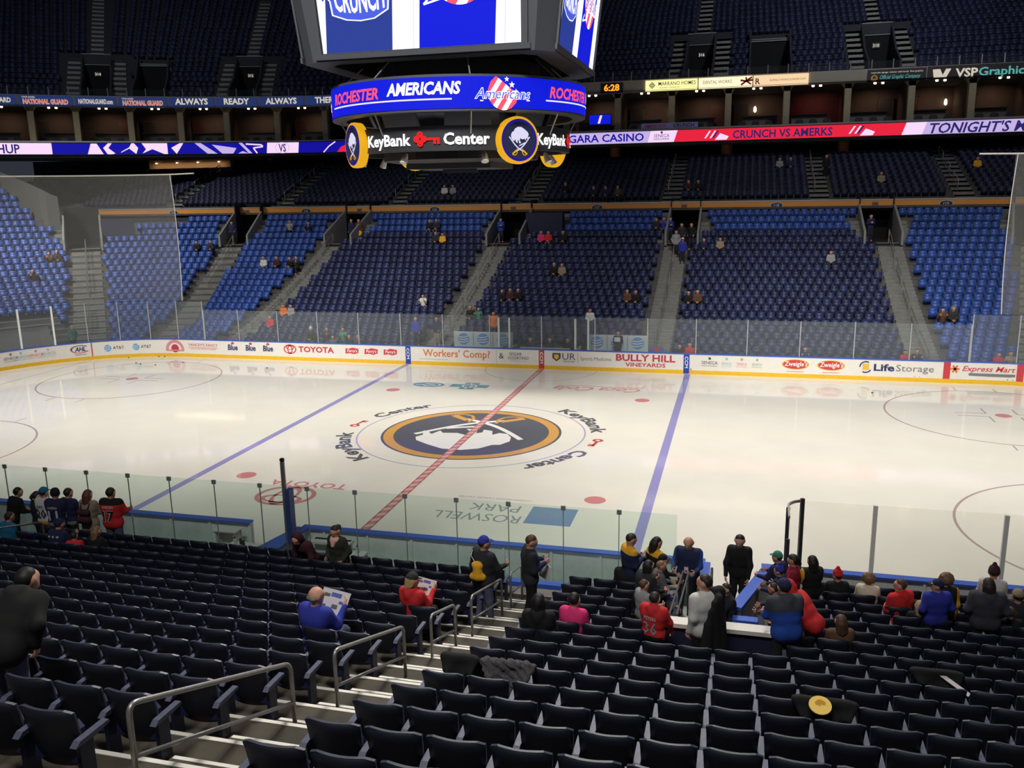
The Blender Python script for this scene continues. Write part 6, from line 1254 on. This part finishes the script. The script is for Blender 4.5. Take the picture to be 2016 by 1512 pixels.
# ================================================================== THINGS PEOPLE HOLD OR LEFT, RINKSIDE GEAR
M_PAPER, M_PRINT, M_BLUEP = mat('paper', S(226, 222, 222), .7), mat('paper_print', S(110, 104, 110), .7), mat('paper_blue', S(96, 110, 190), .7)
def info(start): k = [k for k in PPL if k.startswith(start)][0]; return PPL[k]
def hands(start): e, d = info(start); return e, [world(e, h) for h in d['hands']]
def programme(start, label, w, h):
    e, H = hands(start); c = (H[0]+H[1])/2; R = Matrix.Rotation(e.rotation_euler.z, 4, 'Z')
    M = Matrix.Translation(c+Vector((0, 0, .02))) @ R @ Matrix.Rotation(RD(-38), 4, 'X')
    b = MB(); n = 6
    for k in range(n): x0, x1 = -w/2+w*k/n, -w/2+w*(k+1)/n; z0_, z1_ = .02*abs(x0)/w, .02*abs(x1)/w; b.add([M @ Vector(p) for p in ((x0, z0_, -h/2), (x1, z1_, -h/2), (x1, z1_, h/2), (x0, z0_, h/2))]+[M @ Vector(p) for p in ((x0, z0_+.004, -h/2), (x1, z1_+.004, -h/2), (x1, z1_+.004, h/2), (x0, z0_+.004, h/2))], [(0, 1, 2, 3), (7, 6, 5, 4), (0, 4, 5, 1), (3, 2, 6, 7)])
    for k, (x, z, ww, hh, m) in enumerate(((-.3, .25, .26, .12, 1), (-.32, -.2, .2, .14, 1), (.05, .3, .36, .16, 2), (.1, -.15, .2, .16, 1), (.28, .05, .14, .1, 2))):
        b.mi(m); b.poly([M @ Vector(p) for p in ((w*(x-ww/2), -.004, h*(z-hh/2)), (w*(x+ww/2), -.004, h*(z-hh/2)), (w*(x+ww/2), -.004, h*(z+hh/2)), (w*(x-ww/2), -.004, h*(z+hh/2)))])
    tag(b.build('programme', [M_PAPER, M_PRINT, M_BLUEP]), label, 'programme')
programme('bald man in blue', 'open white and blue programme held by the bald man', .5, .36)
programme('woman in red hoodie', 'white programme held by the woman in the red hoodie', .4, .28)
def phone(start, label, col):
    e, H = hands(start); c = (H[0]+H[1])/2; M = Matrix.Translation(c+Vector((0, 0, .06))) @ Matrix.Rotation(e.rotation_euler.z, 4, 'Z') @ Matrix.Translation((0, .07, 0)) @ Matrix.Rotation(RD(-40), 4, 'X')
    o = empty('phone', c, label, 'phone'); b = MB(); b.box((-.038, -.005, -.075), (.038, .005, .075), M); b.build('case', col, o); b = MB(); b.box((-.034, -.0062, -.068), (.034, -.005, .068), M); b.build('screen', led('phone_glow', S(150, 170, 200), .35), o)
phone('bearded man', 'dark phone held by the bearded man on the stairs', M_BLACK); phone('man in navy and gold', 'phone held by the man in the navy and gold hoodie', M_BLACK); phone('seated person in hot pink', 'white phone raised by the fan in the hot pink top', M_WHITE)
e, H = hands('bearded man'); b = MB(); M = Matrix.Translation((6.62, -16.22, 1.95)) @ Matrix.Rotation(RD(-30), 4, 'Z') @ Matrix.Rotation(RD(14), 4, 'Y'); b.box((-.13, -.01, -.2), (.13, .0, .14), M); tag(b.build('paper_sheet', M_PAPER), 'white folded programme tucked under the bearded man arm', 'paper')
def blob(name, prims, m, label, cat, h=.02, k=.02, noise=0, smoothn=True):
    F, lo = field(prims, h, k); V, Q = snets(F, lo, h)
    if noise: V = V+noise*np.sin(V[:, [1, 2, 0]]*63+V[:, [2, 0, 1]]*41)
    return tag(link(name, mesh_of(V, Q, name, m if isinstance(m, list) else [m])), label, cat)
e, d = info('man in blue cap'); p = world(e, d['P0']+d['T']*.24-d['Fw']*.19+np.array([.03, 0, 0]))
o = blob('drawstring_bag', [cap((p.x-.07, p.y, p.z+.1), (p.x+.07, p.y, p.z+.1), .05), cap((p.x-.1, p.y, p.z-.14), (p.x+.1, p.y, p.z-.14), .07), cap((p.x, p.y, p.z+.08), (p.x, p.y, p.z-.12), .09, .1)], CL['gold'], 'bright yellow drawstring bag on the back of the blue cap man', 'bag', .018)
b = MB()
for sg in (-1, 1): b.tube([(p.x+sg*.05, p.y, p.z+.15), (p.x+sg*.14, p.y+.03, p.z+.27), (p.x+sg*.15, p.y+.17, p.z+.33)], .008, 6)
b.build('cord', M_WHITE, o)
e, d = info('woman with auburn'); p = world(e, d['P0']+d['T']*.2-d['Fw']*.21)
o = blob('backpack', [cap((p.x-.1, p.y, p.z+.1), (p.x+.1, p.y, p.z+.1), .08), cap((p.x-.11, p.y, p.z-.1), (p.x+.11, p.y, p.z-.1), .09), cap((p.x-.08, p.y-.06, p.z-.08), (p.x+.08, p.y-.06, p.z-.08), .05)], CL['maroon'], 'maroon backpack worn by the woman in the grey coat', 'backpack', .018)
b = MB()
for sg in (-1, 1): b.tube([(p.x+sg*.1, p.y+.05, p.z+.16), (p.x+sg*.12, p.y+.12, p.z+.3), (p.x+sg*.12, p.y+.24, p.z+.3)], .018, 6)
b.build('strap', CL['black'], o)
e, d = info('man in white shirt'); Rz = Matrix.Rotation(e.rotation_euler.z, 4, 'Z')
wp = lambda x, f, t: np.array(world(e, d['P0']+np.array([x, 0, 0])+d['Fw']*f+d['T']*t))
blob('draped_jacket', [cap(wp(.26, -.02, .5), wp(.3, -.05, -.32), .08, .09), cap(wp(.13, -.16, .48), wp(.2, -.19, -.34), .06, .08), cap(wp(.28, .1, .42), wp(.32, .08, -.25), .06, .07), cap(wp(.03, -.17, .42), wp(.06, -.2, -.34), .05, .07), cap(wp(-.04, -.17, .3), wp(-.1, -.19, -.3), .04, .06), cap(wp(-.1, -.16, .1), wp(-.17, -.17, -.3), .035, .05), cap(wp(.12, -.02, .54), wp(.24, -.04, .52), .07)], CL['black'], 'black jacket draped over the shoulder of the man in the white shirt', 'jacket', .018, .03)
e, d = info('bald staff'); wq = lambda x, f, t: world(e, d['P0']+np.array([x, 0, 0])+d['Fw']*f+d['T']*t)
b = MB(); b.tube([wq(-.07, .1, .47), wq(-.02, .17, .2)], .006, 5); b.tube([wq(.07, .1, .47), wq(.02, .17, .2)], .006, 5); b.mi(1); c = wq(0, .18, .12); M = Matrix.Translation(c) @ Matrix.Rotation(e.rotation_euler.z, 4, 'Z'); b.box((-.045, -.004, -.07), (.045, .004, .07), M); b.mi(2); b.box((-.03, .004, -.05), (.03, .006, .0), M)
o = b.build('lanyard', [M_WHITE, M_PAPER, A_['red']], e)
e, H = hands('person in maroon'); b = MB(); p = (H[0]+H[1])/2; M = Matrix.Translation(H[1]+Vector((-.02, -.06, -.1))) @ Matrix.Rotation(.6, 4, 'Y'); b.box((-.08, -.006, -.1), (.08, .0, .08), M); tag(b.build('napkin', M_PAPER), 'white paper in the hand of the maroon hooded person', 'paper')
e, d = info('woman in long dark green'); wq = lambda x, f, t: np.array(world(e, d['P0']+np.array([x, 0, 0])+d['Fw']*f+d['T']*t))
blob('scarf', [cap(wq(-.08, .06, .5), wq(.08, .06, .5), .045), cap(wq(-.05, .11, .47), wq(.0, .14, .36), .045, .03), cap(wq(.05, .11, .47), wq(.0, .14, .36), .045, .03)], mat('cloth_scarf', S(226, 180, 168), .9), 'pale pink scarf of the woman in the long green coat', 'scarf', .015)
e, H = hands('official in black'); b = MB(); p = (H[0]+H[1])/2; b.box((p.x-.16, p.y-.12, p.z), (p.x+.16, p.y-.11, p.z+.24)); tag(b.build('paper_sheet', M_PAPER), 'white papers held by the official at the right penalty box', 'paper')
e, H = hands('person with a round drum'); p = (H[0]+H[1])/2; b = MB(); b.lathe([(.2, 0), (.22, .02), (.22, .16), (.2, .18)], 18, Matrix.Translation((p.x+.1, p.y-.12, p.z-.2)) @ Matrix.Rotation(RD(70), 4, 'X')); tag(b.build('round_bag', CL['gold']), 'round tan drum shaped bag carried at the second entry', 'bag')
# coats left on seats
def coat(i, x, m, label, w=.5, drop=.35, noise=0, h=.016):
    y, z = ys(i), zt(i)+.85; P = [cap((x+w*a, y+.03+.02*math.sin(9*a), z+.015), (x+w*a*.8, y-.09-.015*math.sin(14*a), z-drop*(.7+.4*math.cos(7*a))), .03, .022) for a in np.linspace(-.5, .5, 9)]+[cap((x+w*a, y+.03, z+.015), (x+w*a*.8, y+.2, z-.14-.05*math.sin(11*a)), .028, .03) for a in np.linspace(-.5, .5, 8)]+[cap((x-w*.4, y+.03, z+.02), (x+w*.4, y+.03, z+.02), .04)]; _ = [cap((x-w/2, y, z+.02), (x+w/2, y, z+.0), .06), cap((x-w*.45, y-.07, z-.02), (x-w*.15, y-.1, z-drop), .05, .03), cap((x, y-.08, z), (x+.02, y-.1, z-drop*1.1), .06, .03), cap((x+w*.45, y-.06, z-.02), (x+w*.2, y-.09, z-drop*.8), .05, .03), cap((x-w*.3, y+.14, z-.02), (x+w*.35, y+.16, z-.06), .07), cap((x-w*.1, y+.04, z+.05), (x+w*.3, y+.05, z+.04), .07, .06)]
    return blob('coat', P, m, label, 'coat', h, .02, noise)
coat(9, 7.72, mat('grey_fur', S(84, 82, 84), 1, noise=.35, nscale=40, bump=.6), 'grey fur coat thrown over a seat beside the aisle', .62, .34, .01, .018)
coat(9, 7.12, CL['black'], 'black coat over the aisle seat next to the grey fur coat', .42, .3)
o = coat(9, 11.3, CL['black'], 'black jacket with round yellow emblem lying on seat backs at lower right', .62, .3)
b = MB(); M = Matrix.Translation((11.24, ys(9)-.1, zt(9)+.9)) @ Matrix.Rotation(RD(22), 4, 'X'); b.lathe([(.118, 0), (.12, .004), (.118, .012)], 28, M); b.mi(1); shp(b, [[(p[0]*.09, p[1]*.09) for p in BUFF]], lambda x, y, d=0: M @ Vector((x, y, .014)), 0, 1); b.build('round_emblem', [mat('emblem_yellow', S(255, 216, 110), .8), mat('emblem_shade', S(206, 150, 40), .8)], o)
o = coat(6, 13.0, CL['black'], 'black jacket on seat backs at right with a white lining strip', .6, .25)
b = MB(); M = Matrix.Translation((13.2, ys(6)-.12, zt(6)+.8)) @ Matrix.Rotation(RD(30), 4, 'X') @ Matrix.Rotation(RD(-40), 4, 'Z'); b.box((-.2, -.03, 0), (.2, .03, .01), M); b.build('white_lining', M_PAPER, o)
# rinkside gear on the team benches
def cooler(x, y, z, label):
    o = empty('drinks_cooler', (x, y, z), label, 'cooler'); b = MB(); b.box((x-.27, y-.18, z), (x+.27, y+.18, z+.34)); b.build('tub', mat('cooler_red', S(206, 70, 44), .45), o)
    b = MB(); b.box((x-.28, y-.19, z+.34), (x+.28, y+.19, z+.4)); b.build('lid', M_WHITE, o)
    b = MB(); b.lathe([(.1, 0), (.1, .004)], 20, Matrix.Translation((x, y-.182, z+.15)) @ Matrix.Rotation(RD(90), 4, 'X')); b.build('round_badge', mat('badge_peach', S(232, 190, 150), .6), o)
    b = MB(); b.tube([(x-.3, y, z+.28), (x-.33, y, z+.3), (x-.33, y-.1, z+.3)], .012, 6); b.build('handle', M_WHITE, o)
for x, y, lb in ((-1.75, -14.15, 'orange red drinks cooler at the end of the left bench'), (-1.2, -14.2, 'second red cooler behind the end of the left bench'), (1.35, -14.05, 'orange red drinks cooler behind the woman in green')):
    o = empty('cooler_stand', (x, y, .18), 'white stand under the '+lb, 'stand'); b = MB(); b.box((x-.3, y-.2, .4), (x+.3, y+.2, .5)); b.build('top', M_WHITE, o)
    for sx in (-.26, .26):
        for sy in (-.16, .16): b = MB(); b.box((x+sx-.02, y+sy-.02, .18), (x+sx+.02, y+sy+.02, .4)); b.build('leg', M_STEEL, o)
    cooler(x, y, .5, lb)
for k, (x, y, c, lb) in enumerate(((-1.86, -14.15, 'white', 'white drinks bottle on the left cooler lid, left'), (-1.72, -14.1, 'black', 'black drinks bottle on the left cooler lid, middle'), (-1.6, -14.2, 'black', 'black drinks bottle on the left cooler lid, right'), (1.25, -14.05, 'green', 'pale green towel bottle on the right cooler lid, left'), (1.42, -14.0, 'white', 'white drinks bottle on the right cooler lid, right'))):
    o = empty('drinks_bottle', (x, y, .9), lb, 'bottle', 'bottles on the coolers'); b = MB(); b.lathe([(.035, 0), (.04, .01), (.04, .13), (.025, .16)], 14, Matrix.Translation((x, y, .9))); b.build('body', CL[c], o); b = MB(); b.lathe([(.026, .16), (.026, .185), (.01, .2), (.008, .23)], 12, Matrix.Translation((x, y, .9))); b.build('cap', CL['black' if c != 'black' else 'lgrey'], o)
o = empty('bench_cabinet', (-2.5, -13.5, 0), 'white bench cabinet with open shelf at the end of the left bench', 'cabinet'); b = MB(); b.box((-2.75, -13.72, .18), (-2.15, -13.68+.3, .24)); b.box((-2.75, -13.42, .18), (-2.15, -13.38, 1.0)); b.box((-2.2, -13.7, .18), (-2.15, -13.4, 1.0)); b.box((-2.75, -13.7, .18), (-2.7, -13.4, 1.0)); b.build('carcass', M_WHITE, o); b = MB(); b.box((-2.8, -13.75, 1.0), (-2.1, -13.36, 1.03)); b.build('top', M_WHITE, o)
o = empty('squeeze_bottle', (-2.45, -13.55, .24), 'green squeeze bottle standing in the white bench cabinet', 'bottle'); b = MB(); b.lathe([(.04, 0), (.045, .02), (.045, .2), (.025, .24)], 14, Matrix.Translation((-2.45, -13.55, .24))); b.build('body', CL['green'], o); b = MB(); b.lathe([(.027, .24), (.027, .27), (.01, .31)], 12, Matrix.Translation((-2.45, -13.55, .24))); b.build('cap', CL['red'], o)
o = empty('bench_cabinet', (.9, -13.4, 0), 'white work shelf at the left end of the right bench', 'cabinet'); b = MB(); b.box((.0, -13.5, .18), (1.0, -13.4, .95)); b.build('carcass', M_WHITE, o); b = MB(); b.box((-.05, -13.7, .9), (1.05, -13.36, .95)); b.build('top', M_WHITE, o)
# far penalty boxes
for x0, x1, lb in ((-5.6, -2.1, 'left'), (2.15, 5.5, 'right')):
    o = empty('penalty_box_wall', ((x0+x1)/2, 14.95, 0), 'white wall with three blue globe logos behind the %s penalty box' % lb, 'wall panel'); b = MB(); b.box((x0, 14.9, .2), (x1, 15.0, 1.62)); b.build('panel', mat('pale_panel', S(206, 212, 214), .5), o)
    w = (x1-x0)/3; F = flat((0, 14.895, 0), (1, 0, 0), (0, 0, 1)); b = MB()
    for k in range(3):
        c = x0+w*(k+.5); shp(b, [disc2(.34, 24, (c, 1.2))], F, 0, 0)
        for q in (-.16, -.02, .12): shp(b, line2([(c-.3, 1.2+q), (c, 1.17+q), (c+.28, 1.25+q)], .05), F, .004, 1)
        if k: shp(b, [rect(x0+w*k-.015, x0+w*k+.015, .8, 1.6)], F, .002, 2)
    b.build('globe_logo', [A_['sky'], A_['white'], A_['grey']], o)
    o = empty('penalty_bench', ((x0+x1)/2, 14.55, 0), 'blue bench in the %s penalty box' % lb, 'bench'); b = MB(); b.box((x0+.55, 14.4, .42), (x1-.55, 14.75, .5)); b.build('seat', M_BLUECAP, o)
    for x in (x0+.7, x1-.7): b = MB(); b.box((x-.05, 14.45, 0), (x+.05, 14.7, .42)); b.build('leg', M_STEEL, o)
for x, lb in ((-2.45, 'left'), (-1.85, 'second'), (1.8, 'third'), (2.5, 'right')):
    o = empty('box_partition', (x, 13.9, 0), '%s glass partition with white post between the penalty boxes' % lb, 'partition'); b = MB(); b.box((x-.05, 13.2, 0), (x+.05, 13.3, 2.72)); b.build('post', M_WPOST, o); b = MB(); b.box((x-.008, 13.3, 1.0), (x+.008, 14.85, 2.3)); b.build('pane', M_FG, o); b = MB(); b.box((x-.03, 13.3, 0), (x+.03, 14.85, 1.0)); b.build('panel', M_WHITE, o)
o = empty('scorer_table', (0, 13.75, 0), 'white scorer table in the centre box at the red line', 'table'); b = MB(); b.box((-1.4, 13.6, .95), (1.4, 13.95, 1.0)); b.build('top', M_WHITE, o)
for x in (-1.3, 1.3): b = MB(); b.box((x-.04, 13.65, 0), (x+.04, 13.9, .95)); b.build('leg', M_STEEL, o)
o = empty('gate_sign', (6.1, 13.55, 0), 'small blue and red sign at the far gate by the fourth stair', 'sign'); b = MB(); b.box((5.72, 13.6, .8), (6.45, 13.63, 1.25)); b.build('board', mat('sign_violet', S(104, 96, 190), .6), o); b = MB(); b.box((5.95, 13.59, .82), (6.22, 13.6, 1.23)); b.build('red_panel', A_['red'], o); b = MB(); b.box((6.05, 13.62, 0), (6.1, 13.66, .8)); b.build('stake', M_STEEL, o)
